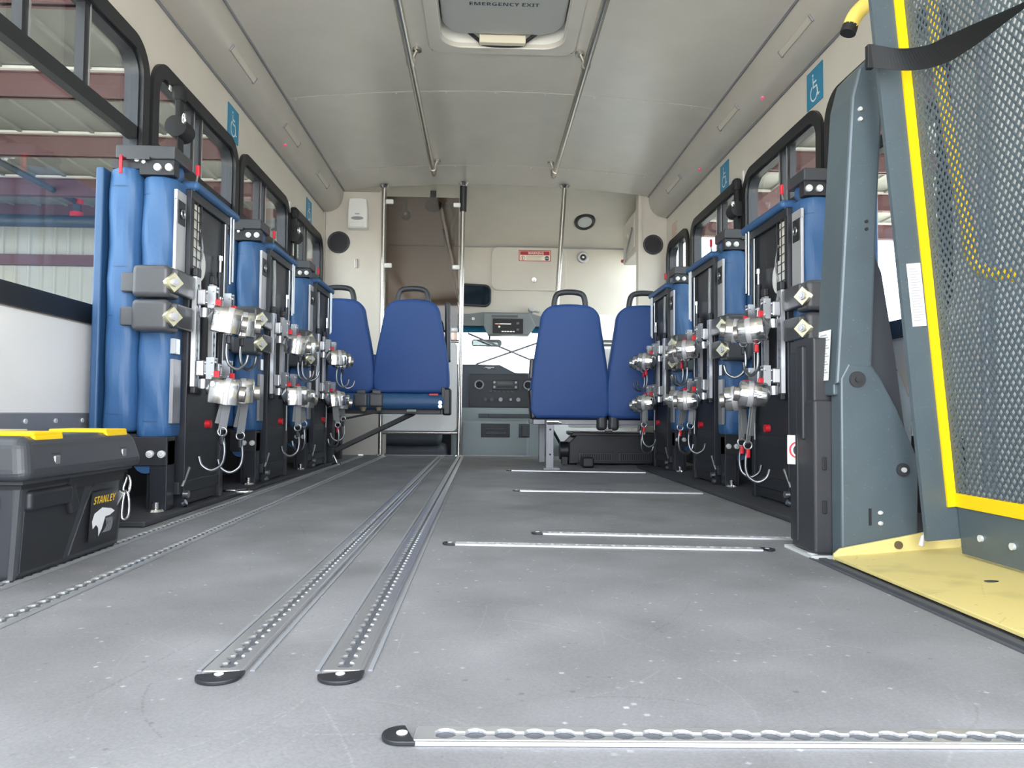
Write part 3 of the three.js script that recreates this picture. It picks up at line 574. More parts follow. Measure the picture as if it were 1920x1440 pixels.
// ---------- cab ----------
{
  const zc = -5.975, at = (x, y) => [x, y, zc];
  const c = thing('header_cabinet', 'beige header cabinet door with a small chrome lock', 'cabinet', at(.34, 1.41));
  part('door', [extr(rrect(.58, .33, .05, 0, 0), .012, .004, 8)], M.cab, c); part('lock', [rod([.04, -.085, .012], [.04, -.085, .03], .017, 14), rod([.04, -.085, .03], [.04, -.11, .034], .004)], M.chrome, c);
  const wtex = canvasTex(512, 176, (g, w, h) => {
    g.fillStyle = '#efe9d6'; g.fillRect(0, 0, w, h); g.strokeStyle = '#c9384a'; g.lineWidth = 16; g.strokeRect(4, 4, w - 8, h - 8); g.fillStyle = '#b3202f'; g.fillRect(20, 18, w - 40, 60);
    g.fillStyle = '#f4dede'; g.font = 'bold 52px sans-serif'; g.textAlign = 'center'; g.textBaseline = 'middle'; g.fillText('\u26A0 WARNING', w / 2, 48);
    g.strokeStyle = '#c9384a'; g.lineWidth = 7; g.beginPath(); g.arc(64, 126, 32, 0, 7); g.stroke(); g.fillStyle = '#333'; g.fillRect(56, 104, 12, 44); g.beginPath(); g.arc(450, 126, 36, 0, 7); g.fillStyle = '#4a5258'; g.fill(); g.fillStyle = '#dfe3e4'; g.fillRect(418, 120, 64, 8); g.fillStyle = '#9a948a'; for (let k = 0; k < 5; k++) g.fillRect(118, 92 + k * 14, 270 - (k * 37) % 60, 5);
  });
  const w = part('warning_sticker', [new THREE.PlaneGeometry(.25, .088).translate(0, 0, .002), ], S(0xffffff, .5, 0, { map: wtex }), null, true); w.position.set(.385, 1.515, zc + .017); tag(w, 'red and cream warning sticker on the header cabinet', 'sticker');
  const v = thing('ball_vent', 'round chrome speaker grille on the header right of the cabinet', 'vent', at(.765, 1.51)); part('ring', [place(new THREE.TorusGeometry(.034, .012, 10, 28), 0, 0, .008)], M.lightPlate, v); part('core', [place(new THREE.CylinderGeometry(.03, .03, .012, 20), 0, 0, .006, Math.PI / 2, 0, 0)], M.dashDark, v); part('hub', [place(new THREE.SphereGeometry(.012, 12, 8), 0, 0, .014)], M.chrome, v);
  const d = thing('dome_light', 'oval dome light with a black rim on the cab roof liner', 'lamp', [.735, 1.715, -5.64]); d.rotation.x = 1.22 - .0;
  part('rim', [place(new THREE.TorusGeometry(.064, .014, 10, 32).scale(1, 1.35, .8), 0, 0, .006)], M.black, d); part('lens', [place(new THREE.SphereGeometry(.06, 24, 8, 0, 7, 0, 1.4).rotateX(Math.PI / 2).scale(1, 1.3, .25), 0, 0, .004)], M.lens, d);
  const m = thing('interior_mirror', 'black backed rounded mirror left of the header cabinet', 'mirror', [-.075, 1.19, -5.90]); m.rotation.y = .25;
  part('shell', [extr(rrect(.24, .16, .045, 0, 0), .014, .008, 8).translate(0, 0, -.02)], M.black, m); part('mirror_face', [extr(rrect(.225, .145, .04, 0, 0), .002, 0, 8).translate(0, 0, .003)], S(0x1f2d3c, .06, .6), m); part('stem', [rod([0, .02, -.02], [.02, .07, -.075], .008)], M.black, m);
  // overhead console with display
  const s = poly([[-1.0, .905], [.52, .905], [.52, .985], [.42, 1.01], [.34, 1.045], [-.02, 1.045], [-.1, 1.03], [-1.0, 1.03]]);
  const k = thing('overhead_console', 'grey overhead console with a small dark display above the windscreen', 'console', [0, 0, -5.86]);
  part('body', [extr(poly([[-1.0, .955], [.54, .955], [.54, 1.02], [.42, 1.03], [.34, 1.055], [-.02, 1.055], [-.12, 1.04], [-1.0, 1.04]]), .06, .004).translate(0, 0, -.1)], M.consoleGrey, k);
  part('pod', [extr(poly([[.03, .885], [.33, .885], [.38, .95], [.335, 1.04], [.0, 1.04], [.0, .95]]), .1, .008).translate(0, 0, -.08)], M.consoleGrey, k);
  const dt = canvasTex(512, 256, (g, W, H) => { g.fillStyle = '#0b0c0f'; g.fillRect(0, 0, W, H); g.fillStyle = '#e9a48a'; g.fillRect(40, 84, 160, 16); g.fillStyle = '#f2f2ee'; g.fillRect(120, 84, 190, 16); g.beginPath(); g.arc(112, 140, 18, 0, 7); g.fill(); for (let i = 0; i < 5; i++) g.fillRect(150 + i * 46, 212, 38, 18); g.fillStyle = '#59606a'; g.fillRect(400, 60, 46, 36); g.fillRect(404, 170, 40, 34); });
  part('display', [new THREE.PlaneGeometry(.232, .115).translate(.175, .945, .034)], S(0xffffff, .55, 0, { map: dt, emissiveMap: dt, emissive: 0xffffff, emissiveIntensity: .25 }), k, true);
  part('indicator_strip', [box(.2, .018, .004, .15, 1.02, .03), rod([.155, 1.02, .03], [.155, 1.02, .036], .006)], M.plastic, k);
  part('teal_visor', [beamSlab(-1.0, .02, .957, -.10, .905, -.05), beamSlab(.36, .53, .957, -.10, .905, -.05)], M.teal, k);
  part('clip', [rod([-.09, 1.0, -.01], [-.09, 1.0, .02], .012)], M.white, k);
  const fl = thing('map_lamp', 'small swivel map lamp left of the right seat grab handle', 'lamp', [.36, 1.085, -5.95]); part('head', [rod([0, 0, .02], [.0, .005, .06], .026, 16, .02)], M.lightPlate, fl); part('stem', [rod([.01, -.005, .03], [.06, -.025, .06], .008), rod([0, .0, -.025], [0, 0, .03], .012)], M.alum, fl);
  // view mirror and crossing cords behind the windscreen
  const rv = thing('windscreen_mirror', 'small wide rear view mirror hanging in the windscreen', 'mirror', [.015, .845, -6.18]); part('shell', [extr(rrect(.235, .05, .02, 0, 0), .012, .004, 6)], M.consoleGrey, rv); part('glass', [box(.2, .036, .001, -.01, 0, .0175)], S(0x6a7672, .1, .5), rv); part('stem', [rod([.02, .02, -.005], [.03, .09, -.03], .007)], M.black, rv);
  for (const [a, b, l] of [[[-.07, .665, -6.07], [.432, .846, -6.07], 'thin grey cord rising to the right across the windscreen'], [[-.133, .909, -6.05], [.394, .692, -6.05], 'thin grey cord falling to the right across the windscreen']]) { const q = thing('crossing_cord', l, 'cord', a); part('line', [rod([0, 0, 0], b.map((v, i) => v - a[i]), .0075, 8)], M.greyPlate, q); }
  // dashboard
  const ds = thing('dashboard', 'dark dashboard with radio and round vents under the windscreen', 'dashboard', [0, 0, -6.08]);
  part('top_pad', [extr(new THREE.Shape([V(-1.0, .30), V(.42, .30), V(.42, .59), V(.24, .595), V(.19, .62), V(.12, .655), V(-1.0, .665)].map((p) => new THREE.Vector2(p.x, p.y))), .5, .01, 4).translate(0, 0, -.52)], M.dash, ds);
  part('side_pad', [rbox(.16, .35, .4, .02, .49, .41, -.25)], M.engine, ds);
  part('centre_panel', [rbox(.50, .27, .012, .006, .13, .455, .0)], M.dashDark, ds);
  const rd = part('radio', [rbox(.2, .075, .014, .004, .165, .505, .008)], M.black, ds); part('radio_slot', [box(.13, .008, .003, .165, .49, .017)], M.rubber, rd); part('radio_display', [box(.12, .022, .002, .165, .518, .0165)], M.plastic, rd);
  for (const [x, y] of [[.08, .525], [.08, .488], [.25, .525], [.25, .488]]) part('radio_knob', [rod([x, y, .01], [x, y, .026], .0095, 14)], M.greyPlate, ds);
  for (const x of [-.04, .345]) { const q = part('air_vent', [place(new THREE.TorusGeometry(.032, .006, 8, 24), x, .505, .01)], M.greyPlate, ds); part('vent_core', [rod([x, .505, .0], [x, .505, .01], .03, 20), box(.05, .004, .004, x, .505, .013), box(.004, .05, .004, x, .505, .013)], M.rubber, q); }
  for (const [x, r] of [[.01, .014], [.06, .014], [.13, .016], [.21, .01], [.27, .016]]) part('dial', [rod([x, .39, .0], [x, .39, .022], r, 16)], x === .06 || x === .01 ? M.dash : M.greyPlate, ds);
  for (let i = 0; i < 6; i++) part('switch', [rbox(.02, .012, .006, .002, .05 + i * .034, .452, .008)], M.plastic, ds);
  part('storage_tray', [rbox(.52, .03, .07, .008, .13, .315, .03)], M.black, ds);
  const lt = canvasTex(256, 64, (g, W, H) => { g.fillStyle = '#3a4048'; g.fillRect(0, 0, W, H); g.fillStyle = '#e8e8e6'; for (let i = 0; i < 9; i++) g.fillRect(60 + i * 20, 12, 15, 18); for (let i = 0; i < 4; i++) g.fillRect(100 + i * 18, 38, 13, 12); g.fillRect(22, 26, 24, 8); });
  part('dash_label', [new THREE.PlaneGeometry(.1, .026).translate(.035, .64, -.0085)], S(0xffffff, .5, 0, { map: lt }), ds, true);
  // engine cover
  const en = thing('engine_cover', 'grey green engine cover with cup holder recess at the end of the aisle', 'engine cover', [.14, 0, -5.62]);
  const es = poly([[-.36, -.45], [.52, -.45], [.46, -.1], [.40, .06], [.285, .27], [.2, .30], [-.34, .30], [-.36, .25]]);
  part('body', [toCreasedNormals(extr(es, .30, .02, 4, 4).translate(0, 0, -.34), .9)], M.engine, en);
  part('front_bulge', [rbox(.5, .36, .05, .024, -.06, .05, -.012)], M.engine, en);
  const rc = part('cup_recess', [rbox(.21, .10, .012, .005, -.055, .155, .012)], M.dashDark, en); part('recess_lip', [rbox(.15, .022, .02, .006, -.055, .135, .02), rbox(.15, .012, .014, .004, -.055, .165, .018)], M.dash, rc);
  const op = part('small_pocket', [rbox(.08, .1, .01, .005, .155, .155, .012)], M.dash, en); part('pocket_cover', [rbox(.05, .085, .012, .006, .16, .152, .018)], M.plastic, op);
  part('top_strap', [rbox(.40, .03, .008, .003, .02, .262, .014), rbox(.12, .028, .014, .005, -.05, .262, .018)], M.dash, en);
  part('edge_trim', [tube([[.2, .312, -.02], [.28, .30, -.01], [.34, .2, .0], [.42, .06, .01], [.45, -.02, .01]], .01, 24, 8)], M.rubber, en);
  part('side_pocket', [rbox(.05, .2, .02, .006, .445, -.02, .012)], M.dashDark, en);
}
function beamSlab(x0, x1, y0, z0, y1, z1) { return new THREE.BoxGeometry(x1 - x0, .012, Math.hypot(y1 - y0, z1 - z0)).rotateX(-Math.atan2(y1 - y0, z1 - z0)).translate((x0 + x1) / 2, (y0 + y1) / 2, (z0 + z1) / 2); }
// things seen dimly through the smoked glass, and the driver's place
{
  const f = thing('driver_fan', 'black oval fan head on a beige arm seen through the smoked glass', 'fan', [-.36, 1.69, -5.2]); part('head', [place(new THREE.SphereGeometry(.06, 20, 14).scale(1, .75, .5), 0, 0, 0)], M.black, f); part('arm', [tube([[.05, 0, 0], [.12, .0, 0], [.145, -.06, -.01], [.12, -.14, -.01], [.12, -.30, -.02]], .014, 24, 8)], M.cab, f); part('tube', [rod([.07, -.16, .0], [.2, -.74, 0], .009)], M.stain, f); part('mount', [span(-.02, .02, .04, .10, -.01, .01)], M.black, f);
  const g = thing('pillar_camera', 'small black camera behind the smoked glass', 'camera', [-.56, 1.66, -5.35]); part('body', [place(new THREE.SphereGeometry(.035, 16, 12), 0, 0, 0)], M.black, g); part('lens', [rod([0, 0, .03], [0, 0, .04], .012)], M.chrome, g); part('stalk', [rod([0, 0, 0], [.0, .12, -.02], .008)], M.black, g);
  const d = thing('driver_chair', 'dark driver seat base below the partition panel', 'seat', [-.52, -.45, -5.6]); part('base', [rbox(.46, .34, .42, .05, 0, .2, 0)], M.dashDark, d); part('cushion', [rbox(.5, .14, .46, .05, 0, .44, 0)], M.dash, d); part('backrest', [rbox(.46, .56, .12, .05, 0, .78, .2)], M.dash, d);
  const s = thing('compartment_door', 'small beige locker on the right cab wall beside the bulkhead', 'locker', [1.09, 1.5, -5.45]); part('body', [rbox(.11, .30, .5, .01, 0, .05, 0)], M.cab, s); part('door', [rbox(.012, .24, .4, .004, -.058, .06, 0)], M.cab, s); part('strut', [beam([-.07, -.1, -.16], [-.07, .08, .16], .01, .02)], M.steel, s); part('latch', [rbox(.014, .03, .03, .004, -.068, .06, .0)], M.chrome, s); part('knob', [rod([-.07, -.085, -.17], [-.085, -.085, -.17], .012)], M.red, s);
  const r = thing('modesty_rail', 'thin double rail and white panel ahead of the right double seat', 'rail', [.78, 0, -5.02]); part('bar', [rod([-.24, .76, 0], [.25, .76, 0], .009)], M.stain, r); part('bar', [rod([-.24, .735, 0], [.25, .735, 0], .009)], M.stain, r); part('panel', [extr(rrect(.46, .52, .02, 0, .45), .006)], M.white, r); part('bar', [rod([-.24, .16, 0], [.25, .16, 0], .011)], M.stain, r); part('post', [rod([.24, 0, 0], [.24, .78, 0], .012)], M.stain, r);
}
// ---------- roof hatch ----------
{
  const t = thing('roof_hatch', 'grey roof hatch reading EMERGENCY EXIT between the ceiling rails', 'hatch', [.06, 1.80, -2.83]);
  const f = rrect(.60, .70, .06, 0, 0); f.holes.push(rrect(.505, .60, .09, 0, 0, new THREE.Path()));
  part('frame', [extr(f, .018, .004, 8).rotateX(Math.PI / 2).translate(0, .012, 0)], M.ceil, t);
  const wl2 = rrect(.52, .615, .1, 0, 0); wl2.holes.push(rrect(.495, .59, .09, 0, 0, new THREE.Path())); part('well', [extr(wl2, .08, 0, 8).rotateX(Math.PI / 2).translate(0, .09, 0)], M.white, t);
  part('cover', [span(-.3, .3, .09, .1, -.35, .35)], M.white, t);
  part('lid', [extr(rrect(.46, .52, .09, 0, 0), .03, .012, 8, 3).rotateX(Math.PI / 2).translate(0, .058, .035)], S(0xabaeae, .4), t);
  part('seal', [extr((() => { const s = rrect(.49, .555, .1, 0, 0); s.holes.push(rrect(.455, .515, .09, 0, 0, new THREE.Path())); return s; })(), .012, 0, 8).rotateX(Math.PI / 2).translate(0, .05, .03)], M.black, t);
  const et = canvasTex(1024, 128, (g, W, H) => { g.fillStyle = '#abaeae'; g.fillRect(0, 0, W, H); g.fillStyle = '#1f3040'; g.font = 'bold 104px sans-serif'; g.textAlign = 'center'; g.textBaseline = 'middle'; g.fillText('EMERGENCY EXIT', W / 2, H / 2, W - 20); });
  part('lettering', [new THREE.PlaneGeometry(.315, .04).rotateX(Math.PI / 2).translate(0, .0153, .0)], S(0xffffff, .4, 0, { map: et }), t, true);
  part('release_bar', [tube([[-.145, .03, -.235], [-.09, .005, -.275], [-.085, .0, -.28], [.085, 0, -.28], [.09, .005, -.275], [.145, .03, -.235]], .0075, 50, 8)], M.black, t);
  part('release_plate', [rbox(.19, .035, .03, .004, 0, .008, -.262)], S(0xdcd6c4, .5), t);
}
// ---------- cove lights, button lamps, signs ----------
function coveStrip(side, d0, d1, label) { const x = side < 0 ? XL + .104 : XR - .104, t = thing('cove_strip', label, 'light strip', [x, 1.648, -(d0 + d1) / 2]); t.rotation.z = side * -.95; part('lens', [rbox(.024, .008, d1 - d0, .003, 0, -.002, 0)], S(0xc4bfb5, .35), t); part('end_clip', [rbox(.028, .01, .008, .002, 0, -.002, (d1 - d0) / 2), rbox(.028, .01, .008, .002, 0, -.002, -(d1 - d0) / 2)], M.greyPlate, t); }
[[-1, 2.88, 3.17, 'nearest cover strip on the left cove'], [-1, 3.66, 3.93, 'middle cover strip on the left cove'], [-1, 4.38, 4.66, 'farthest cover strip on the left cove'], [1, 2.55, 2.82, 'nearest cover strip on the right cove'], [1, 3.32, 3.58, 'middle cover strip on the right cove'], [1, 4.32, 4.62, 'farthest cover strip on the right cove']].forEach((a) => coveStrip(...a));
for (const [x, y, z, l] of [[XL + .062, 1.610, -3.83, 'tiny pink lamp on the left cove'], [XR - .062, 1.610, -3.13, 'nearer tiny pink lamp on the right cove'], [XR - .062, 1.610, -4.07, 'farther tiny pink lamp on the right cove']]) { const t = thing('button_lamp', l, 'lamp', [x, y, z]); part('lens', [place(new THREE.SphereGeometry(.0075, 12, 8), 0, 0, 0)], M.pink, t); part('collar', [place(new THREE.TorusGeometry(.0085, .0025, 6, 16), 0, .002, 0, Math.PI / 2, 0, 0)], M.cove, t); }
const signTex = canvasTex(256, 256, (g, W) => {
  g.fillStyle = '#2a86ae'; g.fillRect(0, 0, W, W); g.strokeStyle = '#e8f0f2'; g.lineWidth = 12; g.lineCap = 'round'; g.lineJoin = 'round';
  g.beginPath(); g.arc(104, 44, 10, 0, 7); g.fillStyle = '#e8f0f2'; g.fill(); g.beginPath(); g.moveTo(106, 66); g.lineTo(112, 132); g.lineTo(168, 132); g.lineTo(186, 204); g.lineTo(206, 198); g.stroke(); g.beginPath(); g.moveTo(110, 98); g.lineTo(158, 98); g.stroke(); g.beginPath(); g.arc(122, 168, 56, -.2, 4.1); g.stroke();
});
function sign(side, z, y, label) { const t = part('accessibility_sign', [rbox(.003, .14, .135, .001, 0, 0, 0)], M.signBlue, null); t.position.set(side < 0 ? XL + .002 : XR - .002, y, z); tag(t, label, 'sign', 'wheelchair symbol signs'); const f = part('symbol', [new THREE.PlaneGeometry(.132, .138).rotateY(side < 0 ? Math.PI / 2 : -Math.PI / 2).translate(side < 0 ? .002 : -.002, 0, 0)], S(0xffffff, .4, 0, { map: signTex }), t, true); return f; }
sign(-1, -3.23, 1.485, 'nearer blue wheelchair sign on the left wall'); sign(-1, -4.63, 1.485, 'farther blue wheelchair sign on the left wall'); sign(1, -2.76, 1.50, 'nearer blue wheelchair sign on the right wall beside the lift'); sign(1, -3.83, 1.495, 'farther blue wheelchair sign on the right wall');
{ const tx = canvasTex(256, 256, (g, W) => { g.fillStyle = '#cfc6b6'; g.fillRect(0, 0, W, W); g.fillStyle = '#c08a78'; for (let k = 0; k < 7; k++) g.fillRect(18, 24 + k * 32, 220 - (k * 53) % 70, 12); }); const t = part('notice_sticker', [new THREE.PlaneGeometry(.16, .10).rotateY(-Math.PI / 2)], S(0xffffff, .5, 0, { map: tx }), null, true); t.position.set(XR - .0015, 1.475, -4.86); tag(t, 'faded red lettered notice on the right wall above the small window', 'sticker'); }

// shoulder belt reels on the pillars
function reel(side, z, y, label, hang) {
  const t = thing('shoulder_belt', label, 'seat belt', [side < 0 ? XL : XR, y, z]), X = (u) => -side * u;
  part('anchor_plate', [rbox(.006, .06, .02, .002, X(.003), .03, .012)], M.white, t);
  part('upper_loop', [rbox(.04, .06, .05, .016, X(.03), -.005, 0), rbox(.02, .08, .034, .006, X(.03), -.06, 0)], M.rubber, t);
  part('reel', [rod([X(.03), -.125, .03], [X(.03), -.125, -.05], .036, 18)], M.rubber, t);
  part('belt', [beam([X(.035), -.14, 0], [X(.035), -.14 - hang, .0], .004, .048)], M.belt, t);
  part('tongue', [place(new THREE.TorusGeometry(.016, .004, 8, 16).scale(.55, 1, 1), X(.062), -.105, .04, 0, Math.PI / 4 * -side * -1, 0)], M.polish, t);
}
reel(-1, -2.60, 1.355, 'near left shoulder belt reel hanging in front of the second window', .26); reel(-1, -4.19, 1.36, 'far left shoulder belt reel beside the farthest left window', .16); reel(1, -3.56, 1.375, 'right shoulder belt reel on the pillar between the two right windows', .2);
// clear bag hanging on the middle left seat
{ const t = thing('plastic_bag', 'clear crumpled plastic strip hanging from the middle left folded seat', 'bag', [-.855, .88, -3.32]); part('film', [tube([[0, 0, 0], [.004, -.06, 0], [0, -.12, .004], [.006, -.17, 0]], .016, 20, 8).scale(1, 1, .5)], M.bag, t); part('knot', [rod([0, 0, 0], [0, .02, 0], .007)], M.bag, t); }

// ---------- wheelchair lift ----------
{
  const t = thing('wheelchair_lift', 'grey steel wheelchair lift folded upright with yellow edged mesh platform', 'lift', [.70, 0, -1.45]), ox = .70, oz = -1.45;
  const sp = (x0, x1, y0, y1, z0, z1, r) => span(x0 - ox, x1 - ox, y0, y1, z0 - oz, z1 - oz, r);
  const pl = (pts, z, d, bevel = .003) => extr(poly(pts.map(([x, y]) => [x - ox, y])), d, bevel, 4).translate(0, 0, z - oz - d);
  // lower tower plate facing the rear
  part('tower_plate', [pl([[.686, .008], [.825, .008], [.829, .195], [.788, .292], [.757, .35], [.742, .372], [.70, .376], [.686, .35]], -1.45, .035, .004)], M.lift, t);
  for (const [x, y, r, rb, m] of [[.714, .349, .0155, .006, M.housing], [.801, .177, .0125, .005, M.bolt]]) { const pv = part('pivot', [rod([x - ox, y, .0], [x - ox, y, .008], r, 24)], M.housing, t); part('pivot_bolt', [rod([x - ox, y, .008], [x - ox, y, .012], rb, 8)], m, pv); }
  part('slot', [box(.005, .032, .002, .737 - ox, .087, .0045)], M.rubber, t);
  for (const y of [.095, .075]) part('rivet', [place(new THREE.SphereGeometry(.0042, 10, 8).scale(1.3, 1, .6), .757 - ox, y, .005)], M.bolt, t);
  // upright arm: boxed channel leaning slightly towards the wall
  const arm = (z0, z1, dx) => pl([[.679 + dx, .345], [.738, .345], [.752, .66], [.768, .93], [.762, .962], [.748, .976], [.728, .955], [.714 + dx, .90]], z0, z0 - z1, .005);
  part('upright_arm', [arm(-1.452, -1.54, 0)], M.lift, t);
  part('arm_stop', [sp(.674, .70, .318, .352, -1.46, -1.55, .004)], M.lift, t);
  const ah = []; for (const y of [.64, .655]) ah.push(rod([.735 - ox, y, .001], [.735 - ox, y, .0065], .0032, 8)); part('arm_hole', ah, M.rubber, t);
  for (const y of [.855, .875]) part('arm_screw', [rod([.724 - ox, y, .001], [.724 - ox, y, .008], .004, 10)], M.bolt, t);
  const lab = (w, h, rows, extra) => canvasTex(w, h, (g) => { g.fillStyle = '#eeeeea'; g.fillRect(0, 0, w, h); g.fillStyle = '#a9aab0'; for (let k = 0; k < rows; k++) g.fillRect(w * .15, h * (.08 + .86 * k / rows), w * (.5 + .25 * ((k * 7) % 3) / 2), h * .32 / rows); if (extra) extra(g); });
  const lt = lab(64, 256, 16); 
  part('arm_label', [new THREE.PlaneGeometry(.055, .1).rotateY(-Math.PI / 2).rotateZ(-.062).translate(.681 - ox - .0065, .398, -.052)], S(0xffffff, .5, 0, { map: lt }), t, true);
  // second link plate and hydraulic cylinder in the gap
  part('rear_link', [pl([[.74, .33], [.80, .16], [.83, .16], [.80, .40], [.775, .56], [.752, .62], [.745, .55]], -1.47, .012, .001), pl([[.752, .40], [.80, .40], [.79, .80], [.768, .86], [.752, .75]], -1.53, .02, .001)], M.liftDark, t);
  const cyl = part('hydraulic_cylinder', [rod([.815 - ox, .24, -.04], [.762 - ox, .62, -.05], .010, 14), rod([.762 - ox, .62, -.05], [.752 - ox, .70, -.05], .006, 12)], M.polish, t);
  part('cylinder_label', [box(.014, .07, .002, .783 - ox, .38, -.033, 0, 0, .13)], M.white, cyl);
  part('lower_link', [pl([[.79, .05], [.84, .05], [.85, .30], [.822, .37], [.80, .30]], -1.50, .02, .002)], M.lift, t);
  // black pump housing towards the aisle
  part('housing', [pl([[.664, .004], [.70, .004], [.70, .40], [.682, .43], [.655, .43], [.655, .03]], -1.50, .11, .004), sp(.648, .70, .008, .31, -1.488, -1.60, .006)], M.housing, t);
  part('housing_rib', [sp(.642, .655, .23, .42, -1.53, -1.56, .004), sp(.645, .66, .02, .41, -1.565, -1.60, .004)], M.black, t);
  for (const y of [.10, .185]) part('housing_slot', [rbox(.009, .026, .004, .002, .668 - ox, y, -1.488 - oz + .001)], M.rubber, t);
  const rt = canvasTex(128, 256, (g, W, H) => { g.fillStyle = '#f0efec'; g.fillRect(0, 0, W, H); g.strokeStyle = '#c8303c'; g.lineWidth = 14; g.beginPath(); g.ellipse(64, 130, 46, 66, 0, 0, 7); g.stroke(); g.fillStyle = '#26282e'; g.beginPath(); g.ellipse(64, 132, 26, 44, 0, 0, 7); g.fill(); });
  part('warning_label', [new THREE.PlaneGeometry(.04, .06).rotateY(-.7).translate(.648 - ox, .208, -1.605 - oz + .035)], S(0xffffff, .5, 0, { map: rt }), t, true);
  part('foot_clip', [sp(.645, .675, .002, .008, -1.50, -1.515), sp(.64, .70, 0, .006, -1.485, -1.62)], M.bolt, t);
  // folded platform: leans inwards towards the top, runs from z -1.37 towards the camera
  const x0 = .853, tilt = .0947, xt = (y) => x0 - tilt * (y - .12), plat = new THREE.Group(); plat.name = 'platform'; t.add(plat);
  const slab = (y0, y1, z0, z1, u0, u1) => { const g = span(u0, u1, 0, (y1 - y0) * Math.hypot(1, tilt), z0, z1); g.rotateZ(Math.atan(tilt)); return g.translate(xt(y0) - ox, y0, -oz); };
  const YT = 1.42, ZN = -.52;
  part('side_rail', [slab(.06, YT, -1.362, -1.372, -.06, .004), slab(.06, YT, -1.372, -1.40, -.03, .004)], M.lift, plat);
  part('side_rail', [slab(.035, YT, ZN + .03, ZN, -.062, .004)], M.lift, plat);
  part('yellow_strip', [slab(.118, YT, -1.358, -1.371, -.018, .006)], M.yellow, plat);
  part('yellow_strip', [slab(.118, .142, ZN, -1.358, -.004, .004)], M.yellow, plat);
  part('lower_plate', [slab(.034, .118, ZN, -1.36, .0, .010)], M.lift, plat); part('upper_plate', [slab(YT - .05, YT, ZN, -1.36, .0, .010)], M.lift, plat);
  for (const z of [-1.30, -1.22, -1.1, -.9]) part('rivet', [rod([xt(.075) - ox - .004, .07, z - oz], [xt(.075) - ox + .004, .07, z - oz], .006, 10)], M.bolt, plat);
  // expanded metal mesh: two families of crossing strands
  const strands = [], H = (YT - .14) * Math.hypot(1, tilt), W = 1.36 + ZN, px = .0145, py = .0185, ang = Math.atan(tilt);
  const bar = (a, b) => { const [y0, z0] = a, [y1, z1] = b, L = Math.hypot(y1 - y0, z1 - z0), g = new THREE.BoxGeometry(.0026, L, .0030); g.rotateX(Math.atan2(z1 - z0, y1 - y0)); return g.translate(0, (y0 + y1) / 2, (z0 + z1) / 2); };
  const k = py / px;   // slope of strands in (z, y)
  for (const dir of [1, -1]) for (let c = -H; c < H + W * k; c += py * 1.0) {
    // y = c + dir*k*zz, zz in [0, W]; clip to 0..H
    let za = 0, zb = W; const f = (q) => dir > 0 ? c + k * q - W * k * 0 : c - k * q; const inv = (y) => dir > 0 ? (y - c) / k : (c - y) / k;
    let e0 = inv(0), e1 = inv(H); if (e0 > e1) [e0, e1] = [e1, e0]; za = Math.max(za, e0); zb = Math.min(zb, e1); if (zb - za < .01) continue;
    strands.push(bar([f(za), za], [f(zb), zb]));
  }
  const mesh = part('mesh', strands.map((g) => g.rotateY(0).rotateZ(ang).translate(xt(.14) - ox, .14, -1.36 - oz)), M.lift, plat); mesh.userData.kind = 'stuff';
  part('edge_flange', [slab(.14, YT, -1.35, -1.36, -.001, .012)], M.lift, plat);
  part('platform_label', [(() => { const g = new THREE.PlaneGeometry(.026, .115); g.rotateZ(Math.atan(tilt)); return g.translate(xt(.5) - ox - .034, .50, -1.3605 - oz); })()], S(0xffffff, .5, 0, { map: lab(64, 256, 20) }), plat, true);
  // bridge plate on the floor
  const bp = part('bridge_plate', [extr(poly([[0, 1.438], [.245, 1.438], [.245, .45], [0, .45]]), .004, .001).rotateX(-Math.PI / 2).rotateZ(.075).translate(.664 - ox, .009, -oz)], M.paleYellow, t);
  part('bridge_flange', [extr(poly([[0, 0], [.24, .018], [.244, .03], [.244, .05], [.234, .06], [.222, .058], [.012, .018], [0, .008]]), .005, .0015, 3).translate(.664 - ox, .009, -1.442 - oz)], M.paleYellow, t);
  part('flange_bolt', [rod([.785 - ox, .036, -1.44 - oz], [.785 - ox, .036, -1.431 - oz], .0075, 12)], S(0x6a5d48, .5, .5), t);
  part('paint_chip', [place(new THREE.CylinderGeometry(.011, .012, .001, 9).scale(1, 1, .5), .79 - ox, .0244, -1.175 - oz)], M.housing, t);
  part('lift_cable', [tube([[.835 - ox, .12, -1.41 - oz], [.824 - ox, .085, -1.405 - oz], [.812 - ox, .05, -1.40 - oz]], .002, 12, 6), rod([.815 - ox, .058, -1.402 - oz], [.809 - ox, .04, -1.40 - oz], .005, 8)], M.bolt, t);
  part('hand_rail', [tube([[.732 - ox, 1.065, -1.5 - oz], [.744 - ox, 1.09, -1.5 - oz], [.768 - ox, 1.114, -1.5 - oz], [.815 - ox, 1.133, -1.5 - oz], [.92 - ox, 1.14, -1.48 - oz]], .0155, 30, 12)], S(0xeed36a, .45), t);
  part('rail_end_cap', [rod([.7275 - ox, 1.052, -1.5 - oz], [.733 - ox, 1.068, -1.5 - oz], .0155, 14)], M.rubber, t);
}
